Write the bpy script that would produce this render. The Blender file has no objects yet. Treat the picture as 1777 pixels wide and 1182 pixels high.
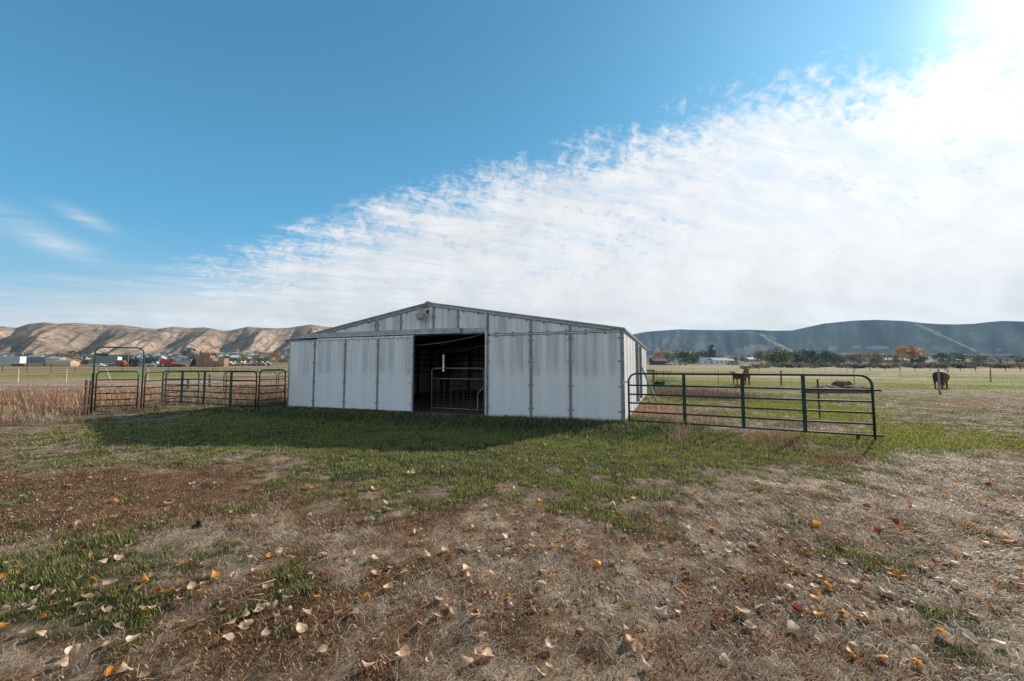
import bpy, math, random
import numpy as np
from mathutils import Vector, Matrix

random.seed(7)
RS = np.random.RandomState(11)
SC = bpy.context.scene
COL = SC.collection
R = math.radians

# ------------------------------------------------------------------ camera model (metres)
F = 700.0            # focal length in photo pixels (photo 1777 wide)
CX, CY = 888.5, 591.0
EYE = 1.7
PITCH = math.atan(47.0 / F)
CP, SP = math.cos(PITCH), math.sin(PITCH)


def ray(px, py):
    a = (px - CX) / F
    b = (CY - py) / F
    return (a, CP - b * SP, SP + b * CP)


def G(px, py, z=0.0):
    """point at height z seen at a photo position"""
    a, b, c = ray(px, py)
    t = (z - EYE) / c
    return (a * t, b * t)


def at(px, d):
    """ground x, y at depth d in the direction of photo column px"""
    return ((px - CX) / F * d * 1.003, d)


def proj(x, y, z):
    dz = z - EYE
    yc = y * CP + dz * SP
    zc = -y * SP + dz * CP
    yc = np.maximum(yc, 0.01)
    return CX + F * x / yc, CY - F * zc / yc


def az_tan(px, py):
    a, b, c = ray(px, py)
    return math.atan2(a, b), c / math.hypot(a, b)


# ------------------------------------------------------------------ noise
def _hash(ix, iy, seed):
    h = (ix.astype(np.int64) * 374761393 + iy.astype(np.int64) * 668265263 + seed * 1442695041) & 0xffffffff
    h = ((h ^ (h >> 13)) * 1274126177) & 0xffffffff
    h = h ^ (h >> 16)
    return (h & 0xffff) / 65535.0


def vnoise(x, y, seed=0):
    x = np.asarray(x, float); y = np.asarray(y, float)
    ix = np.floor(x); iy = np.floor(y)
    fx = x - ix; fy = y - iy
    fx = fx * fx * (3 - 2 * fx); fy = fy * fy * (3 - 2 * fy)
    a = _hash(ix, iy, seed); b = _hash(ix + 1, iy, seed)
    c = _hash(ix, iy + 1, seed); d = _hash(ix + 1, iy + 1, seed)
    return (a * (1 - fx) + b * fx) * (1 - fy) + (c * (1 - fx) + d * fx) * fy


def fbm(x, y, s=1.0, o=4, seed=0):
    v = 0; a = 0.5; t = 0
    for k in range(o):
        v = v + a * vnoise(x * s, y * s, seed + k * 17); t += a
        a *= 0.5; s *= 2.03
    return v / t


def sstep(a, b, x):
    t = np.clip((x - a) / (b - a), 0, 1)
    return t * t * (3 - 2 * t)


# ------------------------------------------------------------------ terrain
_lb = [(-400, 614), (0, 617), (250, 616), (450, 613), (560, 613), (760, 618), (1000, 620), (1120, 618), (1400, 619), (1560, 619), (1777, 622), (2200, 622)]
_BZ = sorted([az_tan(*p) for p in _lb])
BAZ = np.array([p[0] for p in _BZ]); BTN = np.array([p[1] for p in _BZ])
RB = 1400.0


def H(x, y):
    x = np.asarray(x, float); y = np.asarray(y, float)
    r = np.hypot(x, y); az = np.arctan2(x, y)
    zb = EYE + RB * np.interp(az, BAZ, BTN)
    t = np.clip((r - 80) / (RB - 80), 0, 1.1)
    z = zb * (0.5 * t + 0.5 * t * t)
    near = np.exp(-(r / 40.0) ** 2)
    z = z + near * 0.05 * (fbm(x, y, 0.45, 3, 5) - 0.5)
    return z


def H1(x, y):
    return float(H(np.array([x]), np.array([y]))[0])


# ------------------------------------------------------------------ materials
def nt(m):
    m.use_nodes = True
    t = m.node_tree
    t.nodes.clear()
    return t


class N:
    """tiny node helper"""
    def __init__(s, tree):
        s.t = tree; s.n = tree.nodes; s.l = tree.links

    def new(s, typ, **k):
        n = s.n.new(typ)
        for a, b in k.items():
            setattr(n, a, b)
        return n

    def put(s, sock, v):
        if hasattr(v, 'links') or isinstance(v, bpy.types.NodeSocket):
            s.l.new(v, sock)
        else:
            sock.default_value = v

    def m(s, op, a, b=None, c=None, clamp=False):
        n = s.new('ShaderNodeMath', operation=op, use_clamp=clamp)
        s.put(n.inputs[0], a)
        if b is not None: s.put(n.inputs[1], b)
        if c is not None: s.put(n.inputs[2], c)
        return n.outputs[0]

    def v(s, op, a, b=None):
        n = s.new('ShaderNodeVectorMath', operation=op)
        s.put(n.inputs[0], a)
        if b is not None:
            s.put(n.inputs[3] if op == 'SCALE' else n.inputs[1], b)
        return n.outputs['Value'] if op in ('DOT_PRODUCT', 'LENGTH', 'DISTANCE') else n.outputs[0]

    def ss(s, a, b, x):
        n = s.new('ShaderNodeMapRange', interpolation_type='SMOOTHSTEP')
        s.put(n.inputs['Value'], x); s.put(n.inputs['From Min'], a); s.put(n.inputs['From Max'], b)
        return n.outputs[0]

    def mix(s, f, a, b, blend='MIX'):
        n = s.new('ShaderNodeMix', data_type='RGBA', blend_type=blend)
        s.put(n.inputs[0], f); s.put(n.inputs[6], a); s.put(n.inputs[7], b)
        return n.outputs[2]

    def noise(s, vec, scale, detail=3, rough=0.55, dist=0.0):
        n = s.new('ShaderNodeTexNoise')
        if vec is not None: s.l.new(vec, n.inputs['Vector'])
        n.inputs['Scale'].default_value = scale
        n.inputs['Detail'].default_value = detail
        n.inputs['Roughness'].default_value = rough
        n.inputs['Distortion'].default_value = dist
        return n.outputs[0]


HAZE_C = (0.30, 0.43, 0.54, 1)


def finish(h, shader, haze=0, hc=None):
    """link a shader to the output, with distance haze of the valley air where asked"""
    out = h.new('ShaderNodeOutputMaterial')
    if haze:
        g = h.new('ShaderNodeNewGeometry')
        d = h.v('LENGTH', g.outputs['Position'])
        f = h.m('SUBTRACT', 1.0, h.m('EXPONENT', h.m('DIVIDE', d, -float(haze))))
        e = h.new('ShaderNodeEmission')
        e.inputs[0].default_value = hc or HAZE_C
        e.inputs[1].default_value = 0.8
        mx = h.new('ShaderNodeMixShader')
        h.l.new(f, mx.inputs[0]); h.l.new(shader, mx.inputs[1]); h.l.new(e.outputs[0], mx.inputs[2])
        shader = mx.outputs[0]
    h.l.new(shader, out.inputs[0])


MATS = {}


def mat(name, c, rough=0.7, metal=0.0, var=0.25, scale=6.0, c2=None, bump=0.0, haze=0, streak=False, spec=0.4, objrand=0.0):
    if name in MATS: return MATS[name]
    m = bpy.data.materials.new(name); h = N(nt(m))
    tc = h.new('ShaderNodeTexCoord').outputs['Object']
    if streak:
        tc = h.v('MULTIPLY', tc, (1.0, 1.0, 0.12))
    nz = h.noise(tc, scale, 5, 0.6)
    c = tuple(c) + (1,)
    lo = tuple(x * (1 - var) for x in c[:3]) + (1,)
    hi = (tuple(c2) + (1,)) if c2 else tuple(min(1, x * (1 + var)) for x in c[:3]) + (1,)
    colr = h.mix(h.ss(0.35, 0.65, nz), lo, hi)
    if objrand:
        oi = h.new('ShaderNodeObjectInfo')
        hs = h.new('ShaderNodeHueSaturation')
        h.l.new(h.m('ADD', 1 - objrand / 2, h.m('MULTIPLY', oi.outputs['Random'], objrand)), hs.inputs['Value'])
        h.l.new(h.m('ADD', 0.5 - objrand * 0.04, h.m('MULTIPLY', oi.outputs['Random'], objrand * 0.08)), hs.inputs['Hue'])
        h.l.new(colr, hs.inputs['Color']); colr = hs.outputs[0]
    p = h.new('ShaderNodeBsdfPrincipled')
    h.l.new(colr, p.inputs['Base Color'])
    p.inputs['Roughness'].default_value = rough
    p.inputs['Metallic'].default_value = metal
    p.inputs['Specular IOR Level'].default_value = spec
    if bump:
        b = h.new('ShaderNodeBump'); b.inputs['Strength'].default_value = bump; b.inputs['Distance'].default_value = 0.02
        h.l.new(nz, b.inputs['Height']); h.l.new(b.outputs[0], p.inputs['Normal'])
    finish(h, p.outputs[0], haze)
    MATS[name] = m
    return m


def leafy(name, c, trans=0.4, attr=False, var=0.3, scale=3.0, haze=0, objrand=0.0):
    """thin translucent foliage / straw / dead leaf"""
    if name in MATS: return MATS[name]
    m = bpy.data.materials.new(name); h = N(nt(m))
    if attr:
        a = h.new('ShaderNodeAttribute', attribute_name='Col'); colr = a.outputs['Color']
    else:
        tc = h.new('ShaderNodeTexCoord').outputs['Object']
        nz = h.noise(tc, scale, 3)
        colr = h.mix(h.ss(0.3, 0.7, nz), tuple(x * (1 - var) for x in c) + (1,), tuple(x * (1 + var) for x in c) + (1,))
    if objrand:
        oi = h.new('ShaderNodeObjectInfo')
        hs = h.new('ShaderNodeHueSaturation')
        h.l.new(h.m('ADD', 1 - objrand / 2, h.m('MULTIPLY', oi.outputs['Random'], objrand)), hs.inputs['Value'])
        h.l.new(colr, hs.inputs['Color']); colr = hs.outputs[0]
    d = h.new('ShaderNodeBsdfDiffuse'); t = h.new('ShaderNodeBsdfTranslucent')
    h.l.new(colr, d.inputs[0]); h.l.new(colr, t.inputs[0])
    mx = h.new('ShaderNodeMixShader'); mx.inputs[0].default_value = trans
    h.l.new(d.outputs[0], mx.inputs[1]); h.l.new(t.outputs[0], mx.inputs[2])
    g = h.new('ShaderNodeBsdfGlossy'); g.inputs['Roughness'].default_value = 0.45
    mx2 = h.new('ShaderNodeMixShader'); mx2.inputs[0].default_value = 0.04
    h.l.new(mx.outputs[0], mx2.inputs[1]); h.l.new(g.outputs[0], mx2.inputs[2])
    finish(h, mx2.outputs[0], haze)
    MATS[name] = m
    return m


# ------------------------------------------------------------------ object helpers
def tag(o, label=None, cat=None, group=None, kind=None):
    if label: o['label'] = label
    if cat: o['category'] = cat
    if group: o['group'] = group
    if kind: o['kind'] = kind
    return o


def empty(name, loc=(0, 0, 0), rz=0.0, label=None, cat=None, group=None):
    o = bpy.data.objects.new(name, None)
    o.location = loc; o.rotation_euler = (0, 0, rz); o.empty_display_size = 0.3
    COL.objects.link(o)
    return tag(o, label, cat, group)


class MB:
    def __init__(s):
        s.v = []; s.f = []; s.mi = []; s.cur = 0

    def quad(s, a, b, c, d):
        n = len(s.v); s.v += [a, b, c, d]; s.f.append((n, n + 1, n + 2, n + 3)); s.mi.append(s.cur)

    def poly(s, pts):
        n = len(s.v); s.v += list(pts); s.f.append(tuple(range(n, n + len(pts)))); s.mi.append(s.cur)

    def box(s, x0, x1, y0, y1, z0, z1):
        n = len(s.v)
        s.v += [(x0, y0, z0), (x1, y0, z0), (x1, y1, z0), (x0, y1, z0), (x0, y0, z1), (x1, y0, z1), (x1, y1, z1), (x0, y1, z1)]
        for q in ((0, 3, 2, 1), (4, 5, 6, 7), (0, 1, 5, 4), (1, 2, 6, 5), (2, 3, 7, 6), (3, 0, 4, 7)):
            s.f.append(tuple(n + i for i in q)); s.mi.append(s.cur)

    def prism(s, pts, off):
        """extrude polygon pts by vector off"""
        n = len(s.v); k = len(pts); o = Vector(off)
        s.v += [tuple(p) for p in pts] + [tuple(Vector(p) + o) for p in pts]
        s.f.append(tuple(range(n, n + k))); s.f.append(tuple(range(n + 2 * k - 1, n + k - 1, -1)))
        s.mi += [s.cur, s.cur]
        for i in range(k):
            j = (i + 1) % k
            s.f.append((n + i, n + k + i, n + k + j, n + j)); s.mi.append(s.cur)

    def bar(s, a, b, w, t, up=(0, 0, 1)):
        a = Vector(a); b = Vector(b); d = (b - a).normalized(); u = Vector(up)
        x = d.cross(u)
        if x.length < 1e-4: x = d.cross(Vector((0, 1, 0)))
        x.normalize(); y = x.cross(d)
        x *= w / 2; y *= t / 2
        pts = [a - x - y, a + x - y, a + x + y, a - x + y]
        s.prism([tuple(p) for p in pts], b - a)

    def tube(s, path, r, n=8, cap=True):
        P = [Vector(p) for p in path]
        rr = r if isinstance(r, (list, tuple)) else [r] * len(P)
        base = len(s.v)
        ref = None
        for i, p in enumerate(P):
            d = (P[min(i + 1, len(P) - 1)] - P[max(i - 1, 0)]).normalized()
            if ref is None:
                ref = d.cross(Vector((0, 0, 1)))
                if ref.length < 1e-3: ref = Vector((1, 0, 0))
            ref = (ref - d * ref.dot(d))
            if ref.length < 1e-5: ref = Vector((1, 0, 0)).cross(d)
            ref.normalize(); b = d.cross(ref)
            for k in range(n):
                a = 2 * math.pi * k / n
                s.v.append(tuple(p + (ref * math.cos(a) + b * math.sin(a)) * rr[i]))
        for i in range(len(P) - 1):
            for k in range(n):
                k2 = (k + 1) % n
                s.f.append((base + i * n + k, base + i * n + k2, base + (i + 1) * n + k2, base + (i + 1) * n + k)); s.mi.append(s.cur)
        if cap:
            s.f.append(tuple(base + k for k in range(n - 1, -1, -1))); s.mi.append(s.cur)
            s.f.append(tuple(base + (len(P) - 1) * n + k for k in range(n))); s.mi.append(s.cur)

    def lathe(s, prof, cx=0, cy=0, n=16):
        base = len(s.v)
        for r, z in prof:
            for k in range(n):
                a = 2 * math.pi * k / n
                s.v.append((cx + r * math.cos(a), cy + r * math.sin(a), z))
        for i in range(len(prof) - 1):
            for k in range(n):
                k2 = (k + 1) % n
                s.f.append((base + i * n + k, base + i * n + k2, base + (i + 1) * n + k2, base + (i + 1) * n + k)); s.mi.append(s.cur)
        s.f.append(tuple(base + k for k in range(n - 1, -1, -1))); s.mi.append(s.cur)
        s.f.append(tuple(base + (len(prof) - 1) * n + k for k in range(n))); s.mi.append(s.cur)

    def mesh(s, name, mats, smooth=False):
        me = bpy.data.meshes.new(name)
        me.from_pydata(s.v, [], s.f)
        for m in (mats if isinstance(mats, (list, tuple)) else [mats]): me.materials.append(m)
        if s.cur or any(s.mi): me.polygons.foreach_set('material_index', s.mi)
        if smooth: me.polygons.foreach_set('use_smooth', [True] * len(s.f))
        me.update()
        return me

    def build(s, name, mats, parent=None, smooth=False, loc=None):
        o = bpy.data.objects.new(name, s.mesh(name, mats, smooth))
        COL.objects.link(o)
        if parent: o.parent = parent
        if loc: o.location = loc
        return o


def link_mesh(name, me, parent=None, loc=None, rot=None, scale=None):
    o = bpy.data.objects.new(name, me); COL.objects.link(o)
    if parent: o.parent = parent
    if loc is not None: o.location = loc
    if rot is not None: o.rotation_euler = rot
    if scale is not None: o.scale = scale if isinstance(scale, (tuple, list)) else (scale,) * 3
    return o


def npmesh(name, verts, faces_flat, sizes, colors=None, material=None, smooth=False):
    me = bpy.data.meshes.new(name)
    nv = len(verts)
    me.vertices.add(nv); me.vertices.foreach_set('co', np.asarray(verts, np.float32).ravel())
    me.loops.add(len(faces_flat)); me.loops.foreach_set('vertex_index', np.asarray(faces_flat, np.int32))
    me.polygons.add(len(sizes))
    starts = np.concatenate([[0], np.cumsum(sizes)[:-1]]).astype(np.int32)
    me.polygons.foreach_set('loop_start', starts)
    if smooth: me.polygons.foreach_set('use_smooth', np.ones(len(sizes), bool))
    me.update(calc_edges=True)
    if colors is not None:
        a = me.color_attributes.new('Col', 'FLOAT_COLOR', 'POINT')
        c = np.ones((nv, 4), np.float32); c[:, :3] = colors
        a.data.foreach_set('color', c.ravel())
    if material: me.materials.append(material)
    return me


def copy_tree(o, parent=None):
    c = o.copy(); COL.objects.link(c)
    if parent: c.parent = parent
    for ch in list(o.children): copy_tree(ch, c)
    return c
# ------------------------------------------------------------------ world, sun, camera
SUN_EL = R(26.3); SUN_AZ = R(46.0)
SUN = Vector((math.sin(SUN_AZ) * math.cos(SUN_EL), math.cos(SUN_AZ) * math.cos(SUN_EL), math.sin(SUN_EL)))

cam = bpy.data.cameras.new('camera'); camo = bpy.data.objects.new('camera', cam); COL.objects.link(camo)
cam.sensor_width = 36.0; cam.lens = 36.0 * F / 1777.0
camo.location = (0, 0, EYE); camo.rotation_euler = (math.pi / 2 + PITCH, 0, 0)
cam.clip_start = 0.1; cam.clip_end = 20000
SC.camera = camo

sl = bpy.data.lights.new('sun', 'SUN'); so = bpy.data.objects.new('sun', sl); COL.objects.link(so)
sl.energy = 5.0; sl.angle = R(0.55); sl.color = (1.0, 0.94, 0.86)
so.rotation_euler = (-SUN).to_track_quat('-Z', 'Y').to_euler()

SC.view_settings.view_transform = 'Standard'; SC.view_settings.look = 'None'
SC.view_settings.exposure = 0; SC.view_settings.gamma = 1
SC.render.engine = 'CYCLES'
SC.cycles.max_bounces = 6; SC.cycles.diffuse_bounces = 3; SC.cycles.transparent_max_bounces = 4
SC.cycles.use_denoising = True

W = bpy.data.worlds.new('World'); SC.world = W; W.use_nodes = True
h = N(W.node_tree); h.n.clear()
D = h.new('ShaderNodeTexCoord').outputs['Generated']
sky = h.new('ShaderNodeTexSky', sky_type='NISHITA')
sky.sun_disc = False; sky.sun_elevation = SUN_EL; sky.sun_rotation = SUN_AZ
sky.air_density = 1.0; sky.dust_density = 0.6; sky.ozone_density = 2.0
skyc = h.mix(1.0, sky.outputs[0], (1.5, 3.4, 3.4, 1), 'MULTIPLY')
skyc = h.v('DIVIDE', skyc, h.v('ADD', h.v('DIVIDE', skyc, (2.25, 6.1, 10.6)), (1.0, 1.0, 1.0)))
sep = h.new('ShaderNodeSeparateXYZ'); h.l.new(D, sep.inputs[0])
X, Y, Z = sep.outputs
SD = h.m('MAXIMUM', h.v('DOT_PRODUCT', D, tuple(SUN)), 0.0)
skyc = h.v('MULTIPLY', skyc, h.m('SUBTRACT', 1.0, h.m('MULTIPLY', h.ss(0.18, 0.72, Z), h.m('SUBTRACT', 0.24, h.m('MULTIPLY', h.m('POWER', SD, 8.0), 0.22)))))
zc = h.m('MAXIMUM', h.m('ADD', Z, 0.06), 0.02)
comb = h.new('ShaderNodeCombineXYZ'); h.l.new(h.m('DIVIDE', X, zc), comb.inputs[0]); h.l.new(h.m('DIVIDE', Y, zc), comb.inputs[1])
PL = comb.outputs[0]


def nrm(p, q):
    a = Vector(ray(*p)); b = Vector(ray(*q))
    n = b.cross(a).normalized()
    if n.z > 0: n = -n
    return tuple(n)


n1 = nrm((300, 450), (1777, -22))      # upper edge of the cloud sheet
q1 = h.v('DOT_PRODUCT', D, n1)
n2 = nrm((0, 492), (330, 470))
q2 = h.v('DOT_PRODUCT', D, n2)
# along / across the sheet edge
e1 = Vector(n1); ed = Vector((0, 0, 1)).cross(e1).normalized()
rot = h.new('ShaderNodeMapping'); h.l.new(PL, rot.inputs['Vector']); rot.inputs['Rotation'].default_value = (0, 0, R(-24))
RP = rot.outputs[0]
big = h.noise(RP, 0.55, 4, 0.55, 0.3)
st1 = h.new('ShaderNodeMapping'); h.l.new(RP, st1.inputs['Vector']); st1.inputs['Scale'].default_value = (0.45, 1.6, 1)
mid = h.noise(st1.outputs[0], 2.2, 6, 0.62, 0.4)
st2 = h.new('ShaderNodeMapping'); h.l.new(RP, st2.inputs['Vector']); st2.inputs['Scale'].default_value = (1.0, 2.6, 1)
rip = h.noise(st2.outputs[0], 9.0, 3, 0.6, 0.9)
fine = h.noise(RP, 16.0, 5, 0.72, 0.5)
nn = h.m('ADD', h.m('ADD', h.m('MULTIPLY', mid, 0.36), h.m('MULTIPLY', rip, 0.24)), h.m('ADD', h.m('MULTIPLY', fine, 0.16), h.m('MULTIPLY', big, 0.30)))
# nn is about 0.6 +- 0.1
depth = h.m('MINIMUM', h.m('MULTIPLY', q1, 3.2), h.m('ADD', 0.43, h.m('MULTIPLY', h.ss(0.18, 0.6, q1), 0.28)))
ax = (Vector(ray(1777, 10)).normalized() - Vector(ray(300, 462)).normalized()).normalized()
cmb = h.new('ShaderNodeCombineXYZ'); h.l.new(h.m('MULTIPLY', h.v('DOT_PRODUCT', D, tuple(ax)), 1.25), cmb.inputs[0]); h.l.new(h.m('MULTIPLY', q1, 1.25), cmb.inputs[1])
mp = h.new('ShaderNodeMapping'); h.l.new(cmb.outputs[0], mp.inputs['Vector']); mp.inputs['Rotation'].default_value = (0, 0, R(28))
ang = h.noise(mp.outputs[0], 34.0, 5, 0.60, 0.9)
ang2 = h.noise(D, 14.0, 4, 0.6, 0.5)
nn = h.m('ADD', nn, h.m('ADD', h.m('MULTIPLY', h.m('SUBTRACT', ang, 0.5), 0.34), h.m('MULTIPLY', h.m('SUBTRACT', ang2, 0.5), 0.20)))
a1 = h.ss(0.0, 0.40, h.m('ADD', h.m('MULTIPLY', h.m('SUBTRACT', nn, 0.53), 1.5), depth))
edge = h.ss(-0.012, 0.012, h.m('ADD', q1, h.m('MULTIPLY', h.m('SUBTRACT', mid, 0.5), 0.09)))
a1 = h.m('MULTIPLY', a1, edge)
a2 = h.m('MULTIPLY', h.ss(-0.03, 0.09, h.m('ADD', q2, h.m('MULTIPLY', h.m('SUBTRACT', mid, 0.5), 0.10))), 0.86)
a1 = h.m('MULTIPLY', a1, h.m('SUBTRACT', 1.0, h.m('MULTIPLY', h.ss(0.42, 0.62, h.noise(st1.outputs[0], 3.4, 6, 0.66, 0.5)), h.m('MULTIPLY', h.ss(0.45, 0.05, q1), 0.30))))
alpha = h.m('MAXIMUM', a1, a2)
# two wisps at the left
for (wx, wy, ww, amp) in ((78, 412, 0.055, 0.5), (152, 382, 0.032, 0.42), (40, 400, 0.05, 0.18)):
    wd = Vector(ray(wx, wy)).normalized()
    dd = h.v('SUBTRACT', D, tuple(wd))
    s_ = h.new('ShaderNodeSeparateXYZ'); h.l.new(dd, s_.inputs[0])
    # stretched blob: wide sideways, thin upwards
    sx = h.m('ADD', h.m('MULTIPLY', s_.outputs[0], 0.7), h.m('MULTIPLY', s_.outputs[1], 0.7))
    sz = h.m('ADD', s_.outputs[2], h.m('MULTIPLY', sx, 0.35))
    rr = h.m('ADD', h.m('POWER', h.m('ABSOLUTE', h.m('DIVIDE', sx, ww)), 2.0), h.m('POWER', h.m('ABSOLUTE', h.m('DIVIDE', sz, ww * 0.35)), 2.0))
    bl = h.m('MULTIPLY', h.m('EXPONENT', h.m('MULTIPLY', rr, -1.0)), h.m('MULTIPLY', h.ss(0.3, 0.75, mid), amp * 1.4))
    alpha = h.m('MAXIMUM', alpha, bl)
alpha = h.m('MINIMUM', alpha, 1.0)
# cloud brightness: bright near the sun, faint grey streaks low down
ds = h.m('MAXIMUM', h.v('DOT_PRODUCT', D, tuple(SUN)), 0.0)
streak = h.ss(0.35, 0.7, h.noise(st1.outputs[0], 0.8, 4, 0.5, 0.2))
low = h.ss(0.24, 0.02, Z)
cb = h.m('ADD', 6.5, h.m('MULTIPLY', h.m('POWER', ds, 6.0), 1.0))
cb = h.m('ADD', cb, h.m('MULTIPLY', h.m('SUBTRACT', ang2, 0.5), 2.0))
cb = h.m('SUBTRACT', cb, h.m('MULTIPLY', low, h.m('ADD', 0.2, h.m('MULTIPLY', streak, 1.0))))
cc = h.new('ShaderNodeCombineXYZ')
h.l.new(h.m('MULTIPLY', cb, h.m('SUBTRACT', 1.02, h.m('MULTIPLY', low, 0.11))), cc.inputs[0])
h.l.new(h.m('MULTIPLY', cb, h.m('SUBTRACT', 1.05, h.m('MULTIPLY', low, 0.04))), cc.inputs[1])
h.l.new(h.m('MULTIPLY', cb, 1.09), cc.inputs[2])
skyc = h.mix(h.ss(0.30, 0.02, Z), skyc, (3.1, 4.9, 6.2, 1))
c = h.mix(alpha, skyc, cc.outputs[0])
dim = h.m('SUBTRACT', 1.0, h.m('MULTIPLY', h.m('MAXIMUM', h.ss(0.74, 0.95, Z), h.ss(0.05, -0.45, Y)), 0.78))  # zenith and rear sky out of view dimmed to weaken the fill light
c = h.v('MULTIPLY', c, dim)
# unseen bright cloud band added behind the camera to fill the shaded barn front
backq = h.m('MULTIPLY', h.ss(0.15, -0.5, Y), h.m('MULTIPLY', h.ss(0.62, 0.28, Z), h.ss(-0.02, 0.03, Z)))
back_fill = h.m('MULTIPLY', backq, h.ss(0.30, 0.62, mid))
c = h.mix(back_fill, c, (13.8, 15.2, 16.4, 1))
GLD = Vector(ray(1800, -25)).normalized()
dg = h.m('MAXIMUM', h.v('DOT_PRODUCT', D, tuple(GLD)), 0.0)
# sun glare painted into the sky, set apart from the lamp's direction
gl = h.m('ADD', h.m('MULTIPLY', h.m('POWER', dg, 260.0), 7.0), h.m('MULTIPLY', h.m('POWER', dg, 24.0), 1.2))
gc = h.new('ShaderNodeCombineXYZ')
for i, k in enumerate((1.0, 0.97, 0.9)): h.l.new(h.m('MULTIPLY', gl, k), gc.inputs[i])
c = h.v('ADD', c, gc.outputs[0])
bg = h.new('ShaderNodeBackground'); h.l.new(c, bg.inputs[0]); bg.inputs[1].default_value = 0.12
wo = h.new('ShaderNodeOutputWorld'); h.l.new(bg.outputs[0], wo.inputs[0])

# ------------------------------------------------------------------ barn placement (needed by the ground cover)
BL = G(502, 707); BR = G(1084, 735)
bdir = Vector((BR[0] - BL[0], BR[1] - BL[1])); BW = bdir.length; bdir.normalize()
bnor = Vector((-bdir.y, bdir.x))       # towards the back of the barn
BD = 14.2
BROT = math.atan2(bdir.y, bdir.x)


def barn_uv(x, y):
    dx = x - BL[0]; dy = y - BL[1]
    return dx * bdir.x + dy * bdir.y, dx * bnor.x + dy * bnor.y


def bu(px, py=650, off=0.0):
    """position along the barn front (local x, z) seen at a photo position; off = plane offset"""
    a, b, c = ray(px, py)
    ox, oy = BL[0] + bnor.x * off, BL[1] + bnor.y * off
    t = (ox * bnor.x + oy * bnor.y) / (a * bnor.x + b * bnor.y)
    x, y, z = a * t, b * t, EYE + c * t
    return (x - BL[0]) * bdir.x + (y - BL[1]) * bdir.y, z


# ------------------------------------------------------------------ ground colours: where grass is green, where it is dry
# px, py, rx, ry, weight : patches of the photo, laid on the ground they cover
GREEN = [(520, 742, 300, 40, 1.3), (800, 765, 330, 38, 1.25), (950, 812, 300, 42, .62), (1130, 762, 170, 36, 1.0), (700, 820, 160, 22, .5),
         (1330, 795, 220, 24, .65), (1300, 830, 330, 40, .25), (1640, 765, 190, 24, .7), (1700, 735, 160, 12, .4), (1500, 770, 90, 24, .6),
         (80, 1030, 260, 85, 1.25), (330, 960, 120, 22, .4), (470, 1000, 100, 30, .28), (40, 795, 80, 16, .5), (230, 806, 180, 8, .55), (120, 762, 90, 10, .4),
         (880, 880, 400, 25, .28), (290, 915, 50, 8, .6),
         (1560, 690, 500, 10, .3), (1430, 715, 120, 18, .9), (1300, 704, 100, 10, .6), (1400, 690, 300, 8, .35), (1180, 700, 40, 10, .4),
         (1680, 715, 100, 8, .4)]
BROWN = [(160, 865, 270, 50, 1.6), (700, 905, 500, 45, .3), (500, 1060, 260, 90, .5), (820, 1080, 200, 90, .45), (1350, 1010, 260, 60, .4),
         (1330, 780, 130, 14, .5), (1400, 1080, 300, 50, .35), (1690, 700, 150, 14, .5), (1450, 1000, 150, 40, .3), (330, 850, 200, 30, .6)]
PALE = [(300, 795, 200, 10, .5), (950, 985, 330, 70, .8), (1650, 870, 260, 60, .8), (1640, 790, 160, 16, .8), (1700, 1050, 300, 110, .7),
        (80, 800, 130, 9, .5), (100, 1160, 250, 30, .7), (1200, 690, 120, 14, .6), (1280, 725, 120, 14, .7), (420, 940, 160, 40, .5), (1560, 660, 400, 6, .5), (860, 1160, 300, 30, .3)]


def paint(lst, px, py):
    v = np.zeros_like(px)
    for (a, b, rx, ry, w) in lst:
        v = v + w * np.exp(-((px - a) / rx) ** 2 * 1.1 - ((py - b) / ry) ** 2 * 1.1)
    return v


def cover(x, y):
    """green, brown, pale weights (0..1) of the ground at x, y"""
    x = np.asarray(x, float); y = np.asarray(y, float)
    px, py = proj(x, y, 0.0)
    infront = y > 1.0
    px = np.where(infront, px, -9999); py = np.where(infront, py, 1500)
    n = fbm(x, y, 0.9, 4, 21) - 0.5
    n2 = fbm(x, y, 3.1, 3, 61) - 0.5
    n3 = fbm(x, y, 1.3, 4, 91) - 0.5
    r = np.hypot(x, y)
    g = paint(GREEN, px, py) + 0.06 - 0.14 * sstep(860, 960, py) * sstep(500, 700, px)
    n4 = fbm(x, y, 9.0, 2, 161) - 0.5
    g = sstep(0.10, 0.86, g + n * 1.5 + n2 * 1.3 + n4 * 0.8)
    b = sstep(0.0, 1.0, paint(BROWN, px, py) * 0.9 + n3 * 0.9 + n2 * 1.3 + n4 * 0.8 + 0.25)
    p = sstep(0.0, 1.0, paint(PALE, px, py) * 0.9 - n3 * 0.9 - n2 * 1.0 - n4 * 0.9 + 0.28)
    # pasture further off: bands of yellow green and dry tan
    far = sstep(24, 34, y)
    band = fbm(x * 0.45 + 3 * (fbm(x, y, .08, 2, 14) - .5) * 4, y + 14 * (fbm(x, y, .05, 3, 15) - .5), 0.13, 4, 33)
    right = sstep(-0.1, 0.1, x / np.maximum(y, 1))
    gp = sstep(0.36, 0.50, band + 0.17 * np.exp(-((y - 42) / 16) ** 2) + n * 0.34 + n2 * 0.12) * 0.95
    gl = sstep(48, 75, y + 22 * (fbm(x, y, .06, 3, 16) - .5)) * sstep(0.35, 0.6, band + 0.05) * 0.9
    gfar = np.where(x > 0, gp, gl)
    gfar = gfar * (1 - sstep(90, 170, r) * 0.45)
    g = g * (1 - far) + gfar * far
    b = b * (1 - far) + far * sstep(0.5, 0.7, fbm(x, y, 0.3, 3, 45)) * 0.6
    p = p * (1 - far) + far * sstep(0.4, 0.65, fbm(x, y, 0.22, 3, 47)) * 0.8
    return g, b, p


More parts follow.
